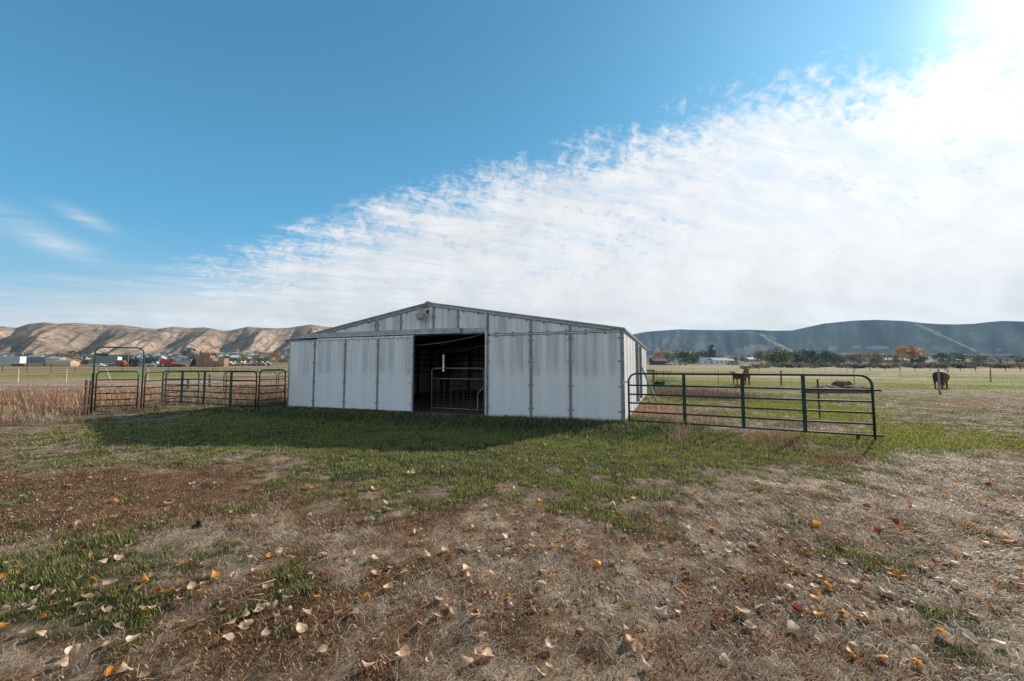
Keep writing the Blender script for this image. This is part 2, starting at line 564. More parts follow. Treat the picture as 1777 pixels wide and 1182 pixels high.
def ground_rgb(x, y):
    g, b, p = cover(x, y)
    r = np.hypot(x, y)
    n = fbm(x, y, 6.0, 3, 71)[:, None]
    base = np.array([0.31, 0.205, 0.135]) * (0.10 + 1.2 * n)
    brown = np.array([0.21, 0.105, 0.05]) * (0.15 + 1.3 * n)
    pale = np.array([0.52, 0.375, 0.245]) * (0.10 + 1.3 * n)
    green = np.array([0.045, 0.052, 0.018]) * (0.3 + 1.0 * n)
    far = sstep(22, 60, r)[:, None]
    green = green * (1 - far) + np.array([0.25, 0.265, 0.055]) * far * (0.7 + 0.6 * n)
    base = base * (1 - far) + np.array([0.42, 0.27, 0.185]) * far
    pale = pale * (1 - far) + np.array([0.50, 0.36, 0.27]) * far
    c = base * (1 - p[:, None]) + pale * p[:, None]
    c = c * (1 - b[:, None] * 0.85) + brown * (1 + far * 1.2) * b[:, None] * 0.85
    c = c * (1 - g[:, None]) + green * g[:, None]
    # the fan below the hills: fields
    ff = sstep(180, 420, r)[:, None]
    az = np.arctan2(x, y)
    fn = fbm(az * 22, np.log(np.maximum(r, 1)) * 14, 1.0, 3, 83)[:, None]
    fld = np.where(fn > 0.62, np.array([0.07, 0.10, 0.035]), np.where(fn > 0.5, np.array([0.22, 0.155, 0.11]), np.where(fn > 0.42, np.array([0.12, 0.10, 0.06]), np.array([0.17, 0.15, 0.075]))))
    fr_ = np.where(fn > 0.6, np.array([0.20, 0.165, 0.10]), np.where(fn > 0.48, np.array([0.085, 0.105, 0.045]), np.array([0.13, 0.13, 0.06])))
    fld = np.where(az[:, None] > 0.05, fr_, fld)
    c = c * (1 - ff) + fld * ff
    return c


# polar ground sheet
def polar_mesh(name, azs, rs, zf, colf, m, smooth=True):
    A, Rr = np.meshgrid(azs, rs)
    x = (np.sin(A) * Rr).ravel(); y = (np.cos(A) * Rr).ravel()
    z = zf(x, y, A.ravel(), Rr.ravel())
    na, nr = len(azs), len(rs)
    i = np.arange(nr - 1)[:, None] * na + np.arange(na - 1)[None, :]
    f = np.stack([i, i + 1, i + na + 1, i + na], -1).reshape(-1, 4)[:, ::-1]
    me = npmesh(name, np.stack([x, y, z], 1), f.ravel(), np.full(len(f), 4), colf(x, y, A.ravel(), Rr.ravel(), z), m, smooth)
    return link_mesh(name, me)


gm = bpy.data.materials.new('ground_soil'); h = N(nt(gm))
a = h.new('ShaderNodeAttribute', attribute_name='Col').outputs['Color']
pos = h.new('ShaderNodeNewGeometry').outputs['Position']
n_f = h.noise(pos, 38.0, 6, 0.7); n_m = h.noise(pos, 7.0, 4, 0.6); n_l = h.noise(pos, 0.35, 5, 0.65)
k = h.m('ADD', h.m('MULTIPLY', n_f, 1.1), h.m('ADD', h.m('MULTIPLY', n_m, 0.55), h.m('MULTIPLY', n_l, 0.5)))
k = h.m('SUBTRACT', k, 0.12)
sc = h.new('ShaderNodeVectorMath', operation='SCALE'); h.l.new(a, sc.inputs[0]); h.l.new(k, sc.inputs['Scale'])
p = h.new('ShaderNodeBsdfPrincipled'); h.l.new(sc.outputs[0], p.inputs['Base Color'])
p.inputs['Roughness'].default_value = 0.95; p.inputs['Specular IOR Level'].default_value = 0.1
b = h.new('ShaderNodeBump'); b.inputs['Strength'].default_value = 0.7; b.inputs['Distance'].default_value = 0.03
h.l.new(n_f, b.inputs['Height']); h.l.new(b.outputs[0], p.inputs['Normal'])
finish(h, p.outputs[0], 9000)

azs = np.concatenate([np.linspace(-math.pi, R(-68), 40)[:-1], np.linspace(R(-68), R(68), 560), np.linspace(R(68), math.pi, 40)[1:]])
rs = np.concatenate([[0.05], np.geomspace(0.6, 30, 260), np.geomspace(30.3, 1480, 230)])
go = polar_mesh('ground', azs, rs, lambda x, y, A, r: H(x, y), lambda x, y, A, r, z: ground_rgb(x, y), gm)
tag(go, kind='structure')

# ------------------------------------------------------------------ hills



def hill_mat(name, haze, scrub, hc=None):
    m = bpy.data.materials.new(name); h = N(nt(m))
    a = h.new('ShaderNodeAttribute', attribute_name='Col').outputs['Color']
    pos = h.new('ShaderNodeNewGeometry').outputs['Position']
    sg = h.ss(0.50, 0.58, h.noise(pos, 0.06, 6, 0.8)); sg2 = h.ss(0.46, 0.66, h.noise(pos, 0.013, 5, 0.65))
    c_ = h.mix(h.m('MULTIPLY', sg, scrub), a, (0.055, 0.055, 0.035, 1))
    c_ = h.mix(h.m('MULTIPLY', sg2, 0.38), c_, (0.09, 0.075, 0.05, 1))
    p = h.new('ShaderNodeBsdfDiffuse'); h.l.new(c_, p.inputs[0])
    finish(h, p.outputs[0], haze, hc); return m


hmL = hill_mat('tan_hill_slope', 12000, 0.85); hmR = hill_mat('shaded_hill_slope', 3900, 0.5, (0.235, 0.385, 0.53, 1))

crestL = [(-700, 575), (-300, 570), (-100, 566), (0, 566), (28, 569), (50, 562), (75, 559.5), (100, 562), (130, 560.5), (170, 563), (215, 564), (250, 569), (272, 571), (300, 567), (330, 569.5),
          (355, 568), (390, 574.5), (400, 573.5), (430, 567), (450, 568.5), (480, 570), (500, 569), (525, 565), (540, 563), (560, 566), (620, 572), (700, 576), (800, 590), (900, 604)]
crestR = [(880, 604), (960, 598), (1040, 590), (1100, 580), (1120, 576), (1150, 573.5), (1180, 571.5), (1200, 572.3), (1260, 573), (1300, 572), (1340, 574), (1375, 573.5), (1400, 568), (1430, 561.5), (1480, 556.5),
          (1520, 555), (1570, 557), (1600, 560.5), (1630, 562.5), (1660, 563), (1690, 562), (1715, 559), (1740, 557), (1777, 558), (1850, 562), (2100, 566), (2600, 572)]


def hill(name, crest, r0, r1, r2, az0, az1, naz, spur, left):
    cr = sorted(az_tan(*q) for q in crest)
    ca = np.array([q[0] for q in cr]); ct = np.array([q[1] for q in cr])
    azs = np.linspace(az0, az1, naz)
    rs = np.concatenate([np.linspace(r0, r1, 130), np.linspace(r1 + 12, r2, 14)])

    def zf(x, y, A, r):
        t = np.clip((r - r0) / (r1 - r0), 0, 1)
        zb = H(np.sin(A) * RB, np.cos(A) * RB) - 3.0
        zc = EYE + r1 * np.interp(A, ca, ct)
        if left:
            Aw = A + 0.055 * (1 - t) + 0.012 * (fbm(A * 30, t * 3, 1.0, 2, 3) - 0.5)
            u = Aw / 0.098
            v1 = 1 - np.abs(2 * (u - np.floor(u)) - 1)
            v1 = v1 ** 0.8
            v2 = vnoise(Aw / 0.032, t * 1.2, 9)
            v3 = vnoise(Aw / 0.012, t * 3.0, 19)
            v4 = vnoise(Aw / 0.005, t * 6.0, 29)
            v = 0.50 * v1 + 0.28 * v2 + 0.15 * v3 + 0.07 * v4
        else:
            Aw = A + 0.03 * (1 - t)
            v = 0.35 * vnoise(Aw / 0.14, t * 0.8, 5) + 0.25 * vnoise(Aw / 0.05, t * 1.3, 9) + 0.22 * vnoise(Aw / 0.017, t * 3, 19) + 0.18 * vnoise(Aw / 0.007, t * 6, 23)
        e = 3.1 - 2.85 * v if left else 2.4 - 1.8 * v
        P = t ** e
        z = zb + (zc - zb) * P
        back = np.clip((r - r1) / (r2 - r1), 0, 1)
        z = z - back * (zc - zb) * 0.5
        return z

    def colf(x, y, A, r, z):
        n = fbm(x, y, 0.006, 4, 7)[:, None]
        if left:
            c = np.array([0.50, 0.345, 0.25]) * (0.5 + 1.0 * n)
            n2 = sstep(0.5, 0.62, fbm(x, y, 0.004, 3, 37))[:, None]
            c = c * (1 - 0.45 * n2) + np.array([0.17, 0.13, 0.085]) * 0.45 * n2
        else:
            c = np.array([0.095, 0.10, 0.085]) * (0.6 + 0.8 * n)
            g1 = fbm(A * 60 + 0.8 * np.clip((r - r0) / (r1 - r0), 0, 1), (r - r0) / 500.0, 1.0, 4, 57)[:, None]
            c = c * (0.4 + 1.35 * sstep(0.25, 0.75, g1))  # dark streaks put fold and gully shade into the slope colour
            px, py = proj(x, y, z)

            def line(x0, y0, x1_, y1_, w0, w1, amt):
                dx, dy = x1_ - x0, y1_ - y0; L = math.hypot(dx, dy)
                s = np.clip(((px - x0) * dx + (py - y0) * dy) / L / L, 0, 1)
                d = np.hypot(px - x0 - s * dx, py - y0 - s * dy) + 3 * (fbm(px, py, 0.25, 3, 3) - 0.5)
                w = w0 + (w1 - w0) * s
                return amt * sstep(w, w * 0.4, d)
            k = np.zeros(len(x))
            for q in ((1318, 579, 1345, 588, 1, 3, .7), (1320, 581, 1372, 611, 2, 6, .9), (1255, 574, 1320, 580, .8, 1.5, .5), (1590, 563, 1630, 580, 3, 5, .7), (1630, 580, 1692, 609, 2.5, 2, .8),
                      (1325, 613, 1777, 616, 1.2, 1.2, .55), (1100, 603, 1170, 612, 2.5, 2, .35), (1175, 575, 1300, 572, 1, 1, .2)):
                k = np.maximum(k, line(*q))
            for (bx, by, bw, bh, amt) in ((1313, 604, 26, 8, .45), (1290, 610, 20, 6, .35), (1445, 605, 9, 4, .5), (1484, 602, 7, 3, .55), (1523, 603, 20, 4, .6), (1590, 605, 9, 4, .5), (1622, 604, 9, 5, .3), (1733, 607, 7, 3, .3),
                                          (1220, 600, 30, 8, .2), (1180, 590, 40, 10, .12)):
                dd = ((px - bx) / bw) ** 2 + ((py - by) / bh) ** 2 + 1.2 * (fbm(px, py, 0.2, 3, 13) - 0.5)
                k = np.maximum(k, amt * sstep(1.1, 0.5, dd))
            c = c * (1 - k[:, None]) + np.array([0.50, 0.44, 0.38]) * k[:, None]  # sunlit ridges painted in pale, along with pale cliffs and a road
        return c
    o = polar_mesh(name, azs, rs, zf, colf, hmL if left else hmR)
    return tag(o, kind='structure')


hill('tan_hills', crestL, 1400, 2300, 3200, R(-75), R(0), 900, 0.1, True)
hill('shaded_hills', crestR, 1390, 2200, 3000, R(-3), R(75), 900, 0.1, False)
# ------------------------------------------------------------------ ground cover
def blades_mesh(name, x, y, z, hgt, lean, az, w, col, m, tipcol=1.25, curl=0.5):
    """each blade: a quad and a tip; lean 0 upright .. 1 flat"""
    n = len(x)
    ca, sa = np.cos(az), np.sin(az)
    # side vector
    sxx, syy = -sa * w / 2, ca * w / 2
    th1 = lean * math.pi / 2 * (1 - curl * 0.5); th2 = np.clip(lean + curl * 0.35, 0, 1.06) * math.pi / 2
    l1 = hgt * 0.55; l2 = hgt * 0.45
    mx = x + ca * np.sin(th1) * l1; my = y + sa * np.sin(th1) * l1; mz = z + np.cos(th1) * l1
    tx = mx + ca * np.sin(th2) * l2; ty = my + sa * np.sin(th2) * l2; tz = np.maximum(mz + np.cos(th2) * l2, z + 0.004)
    V = np.empty((n, 5, 3), np.float32)
    V[:, 0] = np.stack([x - sxx, y - syy, z - 0.004], 1); V[:, 1] = np.stack([x + sxx, y + syy, z - 0.004], 1)
    V[:, 2] = np.stack([mx + sxx * .8, my + syy * .8, mz], 1); V[:, 3] = np.stack([mx - sxx * .8, my - syy * .8, mz], 1)
    V[:, 4] = np.stack([tx, ty, tz], 1)
    b = (np.arange(n) * 5)[:, None]
    fl = np.concatenate([b, b + 1, b + 2, b + 3, b + 3, b + 2, b + 4], 1).ravel()
    sizes = np.tile([4, 3], n)
    C = np.repeat(col[:, None, :], 5, 1).astype(np.float32)
    C[:, 0:2] *= 0.6; C[:, 4] *= tipcol
    return npmesh(name, V.reshape(-1, 3), fl, sizes, C.reshape(-1, 3), m)


grass_m = leafy('grass_blade', (0.1, 0.15, 0.04), 0.42, attr=True)
straw_m = leafy('straw_blade', (0.4, 0.32, 0.25), 0.38, attr=True)


def scatter(dens, r0, r1, a0=-58, a1=58, r=RS):
    area = (R(a1) - R(a0)) / 2 * (r1 * r1 - r0 * r0)
    n = int(dens * area)
    rr = np.sqrt(r.rand(n) * (r1 * r1 - r0 * r0) + r0 * r0); az = R(a0) + (R(a1) - R(a0)) * r.rand(n)
    return np.sin(az) * rr, np.cos(az) * rr


def outside_barn(x, y, m=0.0):
    u, v = barn_uv(x, y)
    inside = (u > -m) & (u < BW + m) & (v > -m) & (v < BD + m)
    px, py = proj(x, y, 0.0)
    u0, _ = bu(717); u1, _ = bu(843)
    door = (u > u0 - .05) & (u < u1 + 0.02) & (v > -0.55 - 0.25 * vnoise(u * 4, v * 4, 3)) & (v < 1)
    return ~inside & ~door


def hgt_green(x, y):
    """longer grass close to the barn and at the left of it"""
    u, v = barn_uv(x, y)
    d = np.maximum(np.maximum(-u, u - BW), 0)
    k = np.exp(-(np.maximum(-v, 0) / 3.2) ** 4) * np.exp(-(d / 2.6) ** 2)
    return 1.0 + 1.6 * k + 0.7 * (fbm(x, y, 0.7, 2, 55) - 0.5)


G_ = {'x': []}
rings = [  # r0, r1, density green, density straw, density brown stubble
    (1.6, 3.6, 6500, 3300, 4200), (3.6, 6.5, 4600, 2100, 2600), (6.5, 11, 2800, 1100, 1300), (11, 18, 1500, 480, 500), (18, 32, 360, 120, 120), (32, 60, 50, 22, 20), (60, 125, 9, 5, 5)]
green_parts, straw_parts = [], []


def tuftmask(x, y, s, seed):
    return sstep(0.36, 0.60, fbm(x, y, s, 2, seed))


for (r0, r1, dg, ds_, db) in rings:
    # green blades
    x, y = scatter(dg, r0, r1)
    g, b, p = cover(x, y)
    keep = (RS.rand(len(x)) < g * (0.25 + 0.9 * tuftmask(x, y, 5.0, 111)) + 0.015) & outside_barn(x, y)
    x, y, g, b = x[keep], y[keep], g[keep], b[keep]; n = len(x)
    r = np.hypot(x, y)
    hg = (0.022 + 0.042 * RS.rand(n)) * hgt_green(x, y) * (0.6 + 0.55 * g)
    w = np.maximum(0.0022 + 0.002 * RS.rand(n), 0.0008 * r)
    col = np.array([0.21, 0.255, 0.05]) * (0.5 + 0.9 * RS.rand(n))[:, None]
    lush_shade = np.clip((hgt_green(x, y) - 1.3) / 0.9, 0, 1)[:, None]
    col = col * (1 - lush_shade * np.array([0.74, 0.56, 0.42]))  # lusher grass by the barn, darkened further to deepen the cast shadow
    yel = (RS.rand(n) < (0.22 - 0.16 * lush_shade[:, 0]) + 0.3 * sstep(18, 35, r))[:, None]
    col = np.where(yel, col * np.array([1.9, 1.4, 1.2]), col)
    dry = (RS.rand(n) < 0.14 + 0.40 * (1 - g))[:, None]
    col = np.where(dry, np.array([0.55, 0.38, 0.23]) * (0.6 + 0.7 * RS.rand(n))[:, None], col)
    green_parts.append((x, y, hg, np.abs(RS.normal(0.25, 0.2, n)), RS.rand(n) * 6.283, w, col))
    # lying straw
    x, y = scatter(ds_, r0, r1)
    g, b, p = cover(x, y)
    keep = (RS.rand(len(x)) < (0.18 + 0.7 * p) * (1 - 0.7 * g) * (1 - 0.4 * b)) & outside_barn(x, y)
    x, y = x[keep], y[keep]; n = len(x); r = np.hypot(x, y)
    hg = 0.025 + 0.105 * RS.rand(n) ** 1.6
    w = np.maximum(0.0018 + 0.0042 * RS.rand(n) ** 1.5, 0.0008 * r)
    # combed lie of the straw, turning slowly over the ground
    az = 0.9 + 2.2 * (fbm(x, y, 0.5, 2, 77) - 0.5) * 2 + RS.normal(0, 0.85, n)
    col = np.array([0.97, 0.78, 0.56]) * np.minimum(0.16 + 1.0 * RS.rand(n), 1.0)[:, None]
    gr = (RS.rand(n) < 0.3)[:, None]
    col = np.where(gr, col * np.array([0.78, 0.77, 0.76]), col)
    straw_parts.append((x, y, hg, np.clip(RS.normal(0.96, 0.08, n), 0.5, 1.03), az, w, col))
    # short brown stubble
    x, y = scatter(db, r0, r1)
    g, b, p = cover(x, y)
    keep = (RS.rand(len(x)) < (0.30 + 0.75 * b) * (1 - 0.7 * g) * (1 - 0.35 * p)) & outside_barn(x, y)
    x, y, b = x[keep], y[keep], b[keep]; n = len(x); r = np.hypot(x, y)
    hg = 0.014 + 0.026 * RS.rand(n)
    w = np.maximum(0.003 + 0.005 * RS.rand(n), 0.001 * r)
    col = np.array([0.50, 0.305, 0.155]) * (0.12 + 1.2 * RS.rand(n) ** 1.1)[:, None]
    red = (RS.rand(n) < 0.25 + 0.4 * b)[:, None]
    col = np.where(red, col * np.array([1.25, 0.92, 0.68]), col)
    straw_parts.append((x, y, hg, np.clip(RS.normal(0.68, 0.25, n), 0, 1), RS.rand(n) * 6.283, w, col))


def emit(name, parts, m, label, cat):
    A = [np.concatenate([q[k] for q in parts]) for k in range(7)]
    x, y, hg, ln, az, w, col = A
    z = H(x, y)
    o = link_mesh(name, blades_mesh(name, x, y, z, hg, ln, az, w, col, m))
    return tag(o, label, cat, kind='stuff')


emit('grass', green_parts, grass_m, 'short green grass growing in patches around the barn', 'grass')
emit('dry_straw', straw_parts, straw_m, 'dry straw and brown stubble lying over the ground', 'straw')

# tall dry weeds behind the wire fence at the left
wp = []
for (r0, r1, d) in ((15, 22, 130), (22, 34, 70), (34, 60, 22)):
    x, y = scatter(d, r0, r1, -75, -20)
    px, py = proj(x, y, 0.0)
    u, v = barn_uv(x, y)
    yb = np.interp(px, [-600, 0, 90, 157, 250, 290, 330, 440, 500], [735, 733, 722, 716, 706, 703, 700, 700, 700])
    keep = (RS.rand(len(x)) < 1 - 0.9 * sstep(30, 58, np.hypot(x, y) + 14 * (fbm(x, y, .15, 2, 8) - .5))) & (py < yb + 5 * (fbm(x, y, 1, 2, 3) - .5)) & (y > 12) & outside_barn(x, y, 0.3) & (u < 0.5) & (RS.rand(len(x)) < 0.35 + 0.8 * tuftmask(x, y, 1.1, 9))
    x, y = x[keep], y[keep]; n = len(x); r = np.hypot(x, y)
    tall = 0.16 + 0.34 * RS.rand(n) ** 1.5
    tall *= 1 - 0.6 * sstep(30, 50, r)
    w = np.maximum(0.006, 0.0009 * r) * (0.7 + 0.8 * RS.rand(n))
    col = np.array([0.52, 0.32, 0.19]) * (0.4 + 0.8 * RS.rand(n))[:, None]
    o_ = (RS.rand(n) < 0.30)[:, None]
    col = np.where(o_, col * np.array([1.15, 0.80, 0.55]), col)
    k = (RS.rand(n) < 0.2)[:, None]
    col = np.where(k, col * np.array([1.3, 1.35, 1.4]), col)
    wp.append((x, y, tall, np.abs(RS.normal(0.2, 0.18, n)), RS.rand(n) * 6.283, w, col))
emit('dry_weeds', wp, straw_m, 'tall tan and orange dry weeds filling the field behind the wire fence', 'weeds')

# knee high dry growth right of the barn and under the panels
wp = []
for (px_, py_, rx, ry, n, hh, c0) in ((1190, 683, 70, 7, 2600, .28, (.17, .095, .085)), (1250, 690, 60, 6, 1800, .3, (.14, .085, .075)), (1150, 715, 55, 14, 2600, .2, (.42, .25, .17)), (1220, 722, 90, 14, 2600, .14, (.40, .28, .22)),
                               (1350, 765, 60, 12, 1700, .16, (.30, .17, .12)), (1450, 797, 60, 8, 1300, .10, (.33, .17, .12)), (1390, 738, 60, 6, 900, .12, (.30, .18, .14)), (1180, 757, 18, 18, 500, .28, (.36, .22, .15)),
                               (1290, 745, 60, 8, 900, .12, (.42, .32, .26)),
                               (350, 690, 60, 6, 900, .35, (.32, .2, .13)), (440, 687, 60, 9, 2200, .5, (.20, .13, .085)), (478, 690, 22, 9, 1600, .55, (.17, .12, .085)), (400, 702, 70, 5, 900, .3, (.2, .14, .09)),
                               (715, 722, 40, 4, 260, .14, (.25, .17, .1)), (900, 732, 170, 3, 2200, .22, (.13, .11, .05)), (600, 710, 95, 2, 900, .2, (.16, .13, .06)), (1080, 735, 25, 3, 300, .2, (.2, .13, .07)), (640, 712, 70, 4, 500, .14, (.16, .13, .06)), (40, 728, 80, 8, 900, .30, (.40, .29, .2)), (250, 708, 30, 6, 700, .3, (.35, .22, .13))):
    qx = px_ + rx * RS.normal(0, .55, n); qy = py_ + ry * RS.normal(0, .55, n)
    qy = np.maximum(qy, 650)
    a_ = (qx - CX) / F; b_ = (CY - qy) / F
    t = (0 - EYE) / (SP + b_ * CP)
    x = a_ * t; y = (CP - b_ * SP) * t
    keep = outside_barn(x, y, 0.05)
    x, y = x[keep], y[keep]; n = len(x); r = np.hypot(x, y)
    col = np.array(c0) * 1.35 * (0.4 + 0.9 * RS.rand(n))[:, None]
    wp.append((x, y, hh * (0.4 + 0.8 * RS.rand(n)), np.abs(RS.normal(0.35, 0.25, n)), RS.rand(n) * 6.283, np.maximum(0.004, 0.0007 * r), col))
emit('weed_growth', wp, straw_m, 'knee high dry weed growth along the barn and the green panels', 'weeds')

# yellow green flush of grass seen through the long panel
wp = []
for (px_, py_, rx, ry, n) in ((1330, 706, 40, 4, 1500), (1430, 716, 100, 12, 5000), (1200, 700, 40, 6, 1200), (1380, 760, 90, 8, 2500), (1640, 768, 130, 20, 2600), (1150, 700, 25, 8, 1200), (1560, 752, 60, 12, 1100), (1300, 725, 40, 5, 700), (1125, 737, 30, 6, 900)):
    qx = px_ + rx * RS.normal(0, .6, n); qy = py_ + ry * RS.normal(0, .6, n)
    a_ = (qx - CX) / F; b_ = (CY - qy) / F
    t = (0 - EYE) / (SP + b_ * CP)
    x = a_ * t; y = (CP - b_ * SP) * t
    keep = outside_barn(x, y, 0.05)
    x, y = x[keep], y[keep]; n = len(x); r = np.hypot(x, y)
    col = np.array([0.34, 0.38, 0.06]) * (0.5 + 0.8 * RS.rand(n))[:, None]
    k = (RS.rand(n) < 0.25)[:, None]
    col = np.where(k, col * np.array([1.5, 1.05, 0.8]), col)
    wp.append((x, y, 0.05 + 0.07 * RS.rand(n), np.abs(RS.normal(0.3, 0.2, n)), RS.rand(n) * 6.283, np.maximum(0.004, 0.0007 * r), col))
emit('meadow_grass', wp, grass_m, 'bright yellow green grass in low patches around the long panel', 'grass')


# ------------------------------------------------------------------ fallen leaves
def leaf_mesh(name, seed, m):
    rr = random.Random(seed)
    L = 1.0
    prof = [(0.0, 0.10), (0.06, 0.36), (0.16, 0.50), (0.30, 0.53), (0.46, 0.46), (0.62, 0.34), (0.78, 0.20), (0.9, 0.09), (1.0, 0.012)]
    cols = (-1, -0.55, 0, 0.55, 1)
    c1 = rr.uniform(0.25, 1.0) * rr.choice([1, 1, -1]); c2 = rr.uniform(-0.5, 0.9); tw = rr.uniform(-0.5, 0.5); ph = rr.uniform(0, 6)
    V = []
    for (t, w) in prof:
        for cx_ in cols:
            xx = cx_ * w * (1 - 0.25 * abs(c1)); yy = t - 0.06 * abs(cx_) * (1 if t < 0.2 else 0)
            z = c1 * 0.42 * cx_ * cx_ * w * 1.6 + c2 * (t - 0.5) ** 2 + tw * cx_ * w * (t - 0.4) + 0.05 * math.sin(ph + 9 * t + 3 * cx_) * abs(cx_)
            V.append((xx, yy - 0.45, z))
    mb = MB(); k = 5
    mb.v = V
    for i in range(len(prof) - 1):
        for j in range(4):
            mb.f.append((i * k + j, i * k + j + 1, (i + 1) * k + j + 1, (i + 1) * k + j)); mb.mi.append(0)
    mb.tube([(0, -0.45, c2 * .25), (0.05 * tw, -0.75, c2 * .25 + .05), (0.16 * tw, -1.0, c2 * .2 + 0.12)], 0.016, 4)
    me = mb.mesh(name, m, True)
    zs = [v.co.z for v in me.vertices]; zmin = min(zs)
    for v in me.vertices: v.co.z -= zmin
    return me


LM = {
    'tan': leafy('leaf_tan', (0.80, 0.54, 0.34), 0.38, var=0.2, scale=3, objrand=0.45),
    'orange': leafy('leaf_orange', (0.85, 0.36, 0.04), 0.45, var=0.2, scale=3, objrand=0.35),
    'white': leafy('leaf_white', (0.84, 0.69, 0.49), 0.35, var=0.15, scale=3, objrand=0.3),
    'red': leafy('leaf_red', (0.26, 0.045, 0.025), 0.4, var=0.25, scale=3, objrand=0.3),
}
LMESH = {k: [leaf_mesh('leaf_' + k, hash_ + i, m) for i in range(9)] for (k, m), hash_ in zip(LM.items(), (100, 200, 300, 400))}
tan1 = [(450, 750), (512, 742), (362, 840), (190, 968), (150, 825), (235, 793), (645, 755), (825, 812), (700, 843), (545, 615), (480, 635), (855, 638), (895, 745), (770, 362), (790, 360), (240, 248), (895, 263), (905, 283),
        (1290, 590), (1185, 672), (1090, 700), (1250, 755), (1330, 805), (1265, 843), (1195, 868), (1140, 875), (1075, 915), (1130, 942), (1055, 987), (1232, 963), (1150, 912), (1425, 872), (1565, 880), (1375, 925),
        (1495, 1048), (550, 937), (495, 1015), (340, 1050), (290, 1100), (575, 1130), (670, 1160), (945, 905), (740, 922), (855, 910), (620, 990), (160, 762), (400, 797), (465, 855), (490, 872), (120, 960), (45, 640),
        (360, 460), (1435, 410), (1350, 615), (1070, 403), (1180, 417), (1215, 860), (1210, 845), (1500, 600), (1395, 955), (330, 272), (525, 425), (1025, 490), (1160, 610)]
or1 = [(20, 930), (665, 717), (775, 775), (1255, 605), (10, 700), (995, 690), (1440, 285), (1180, 182), (545, 345)]
tan2 = [(155, 983), (355, 925), (430, 885), (500, 870), (605, 895), (430, 808), (195, 757), (275, 685), (370, 690), (190, 697), (130, 690), (130, 620), (10, 628), (45, 588), (505, 685), (560, 668), (570, 697), (765, 635),
        (755, 582), (465, 578), (370, 600), (350, 482), (40, 875), (262, 1065), (392, 1082), (655, 1075), (560, 1112), (905, 1165), (955, 1030), (1105, 950), (1310, 950), (1312, 1000), (1355, 1038), (1430, 1048), (1220, 475),
        (105, 268), (130, 290), (310, 212), (290, 214), (150, 400), (100, 430), (320, 408), (740, 510), (780, 500), (760, 545), (935, 593), (100, 1125), (490, 350), (645, 372), (705, 415), (635, 298), (785, 288), (1115, 385)]
or2 = [(297, 540), (900, 338), (895, 370), (1270, 400), (1215, 208), (1075, 228), (1330, 338), (1300, 350), (1000, 525), (1420, 555), (700, 272), (1165, 640), (1055, 290)]
wh2 = [(1468, 865), (1240, 370), (1580, 475), (1075, 490), (1005, 185), (925, 83), (1117, 165), (1265, 230), (835, 262), (795, 183), (875, 502), (200, 385), (1380, 1120)]
or3 = [(165, 475), (645, 460), (1025, 478), (1225, 665), (1055, 718), (695, 747), (640, 795), (765, 880), (650, 875), (1215, 968), (945, 1077), (790, 1055), (1110, 1108), (1545, 545), (1000, 693), (1600, 750), (1240, 310),
       (1355, 450), (925, 132), (435, 198), (90, 298), (470, 270), (1530, 325), (1410, 352), (1600, 370), (1385, 300), (1420, 548), (480, 520), (530, 345), (1122, 265)]
wh3 = [(825, 730), (1290, 750), (895, 820), (385, 842), (335, 937), (530, 945), (860, 885), (660, 993), (775, 575), (765, 640), (920, 595), (920, 525), (1130, 520), (1150, 670), (630, 747), (235, 587), (1360, 995), (1490, 1020),
       (1115, 1060), (220, 1088), (1340, 605), (1530, 520), (1525, 600), (680, 382), (455, 403), (40, 475), (115, 555), (240, 545), (295, 553), (1210, 716), (960, 775), (1100, 380), (1000, 322), (1580, 418), (1495, 438),
       (1555, 720), (1410, 600), (855, 432), (110, 350), (300, 350), (385, 510), (315, 508), (460, 850), (1250, 990), (205, 72), (345, 58), (370, 250), (515, 750), (300, 875), (1280, 640)]
rd3 = [(1195, 635), (930, 492), (375, 300), (190, 905), (755, 552), (585, 675), (1010, 452), (1440, 265), (870, 375), (550, 860)]
S_ = 600 / 1605.0
lst = []
for L_, ox, k in ((tan1, 0, 'tan'), (or1, 0, 'orange'), (tan2, 600, 'tan'), (or2, 600, 'orange'), (wh2, 600, 'white'), (or3, 1177, 'orange'), (wh3, 1177, 'white'), (rd3, 1177, 'red')):
    for (a_, b_) in L_: lst.append((ox + a_ * S_, 740 + b_ * S_ + 3, k, True))
rr = random.Random(5)
while len(lst) < 298:
    px_, py_ = (rr.uniform(-30, 1000) if rr.random() < .6 else rr.uniform(900, 1800)), 800 + 380 * rr.random() ** 1.5
    left = px_ < 900
    k = rr.choices(['tan', 'orange', 'white', 'red'], [8, 1.3, .5, .1] if left else [6, 2.0, 1.6, .2])[0]
    lst.append((px_, py_, k, False))
LAB = {'tan': ('pale tan heart shaped cottonwood leaf lying curled on the dry ground', 'tan fallen leaves'),
       'orange': ('bright orange fallen leaf lying on the ground', 'orange fallen leaves'),
       'white': ('bleached whitish fallen leaf lying on the ground', 'bleached fallen leaves'),
       'red': ('dark red fallen leaf lying on the ground', 'dark red fallen leaves')}
for (px_, py_, k, known) in lst:
    x, y = G(px_, py_)
    sz = rr.uniform(0.050, 0.084) * (1.0 if known else 0.8)
    if y > 5: sz *= 1.1
    o = link_mesh('fallen_leaf', rr.choice(LMESH[k]), None, (x, y, H1(x, y) + rr.uniform(0.012, 0.028)),
                  (rr.gauss(0, 0.32) + 0.1, rr.gauss(0, 0.32), rr.uniform(0, 6.28)), sz)
    tag(o, LAB[k][0], 'leaf', LAB[k][1])

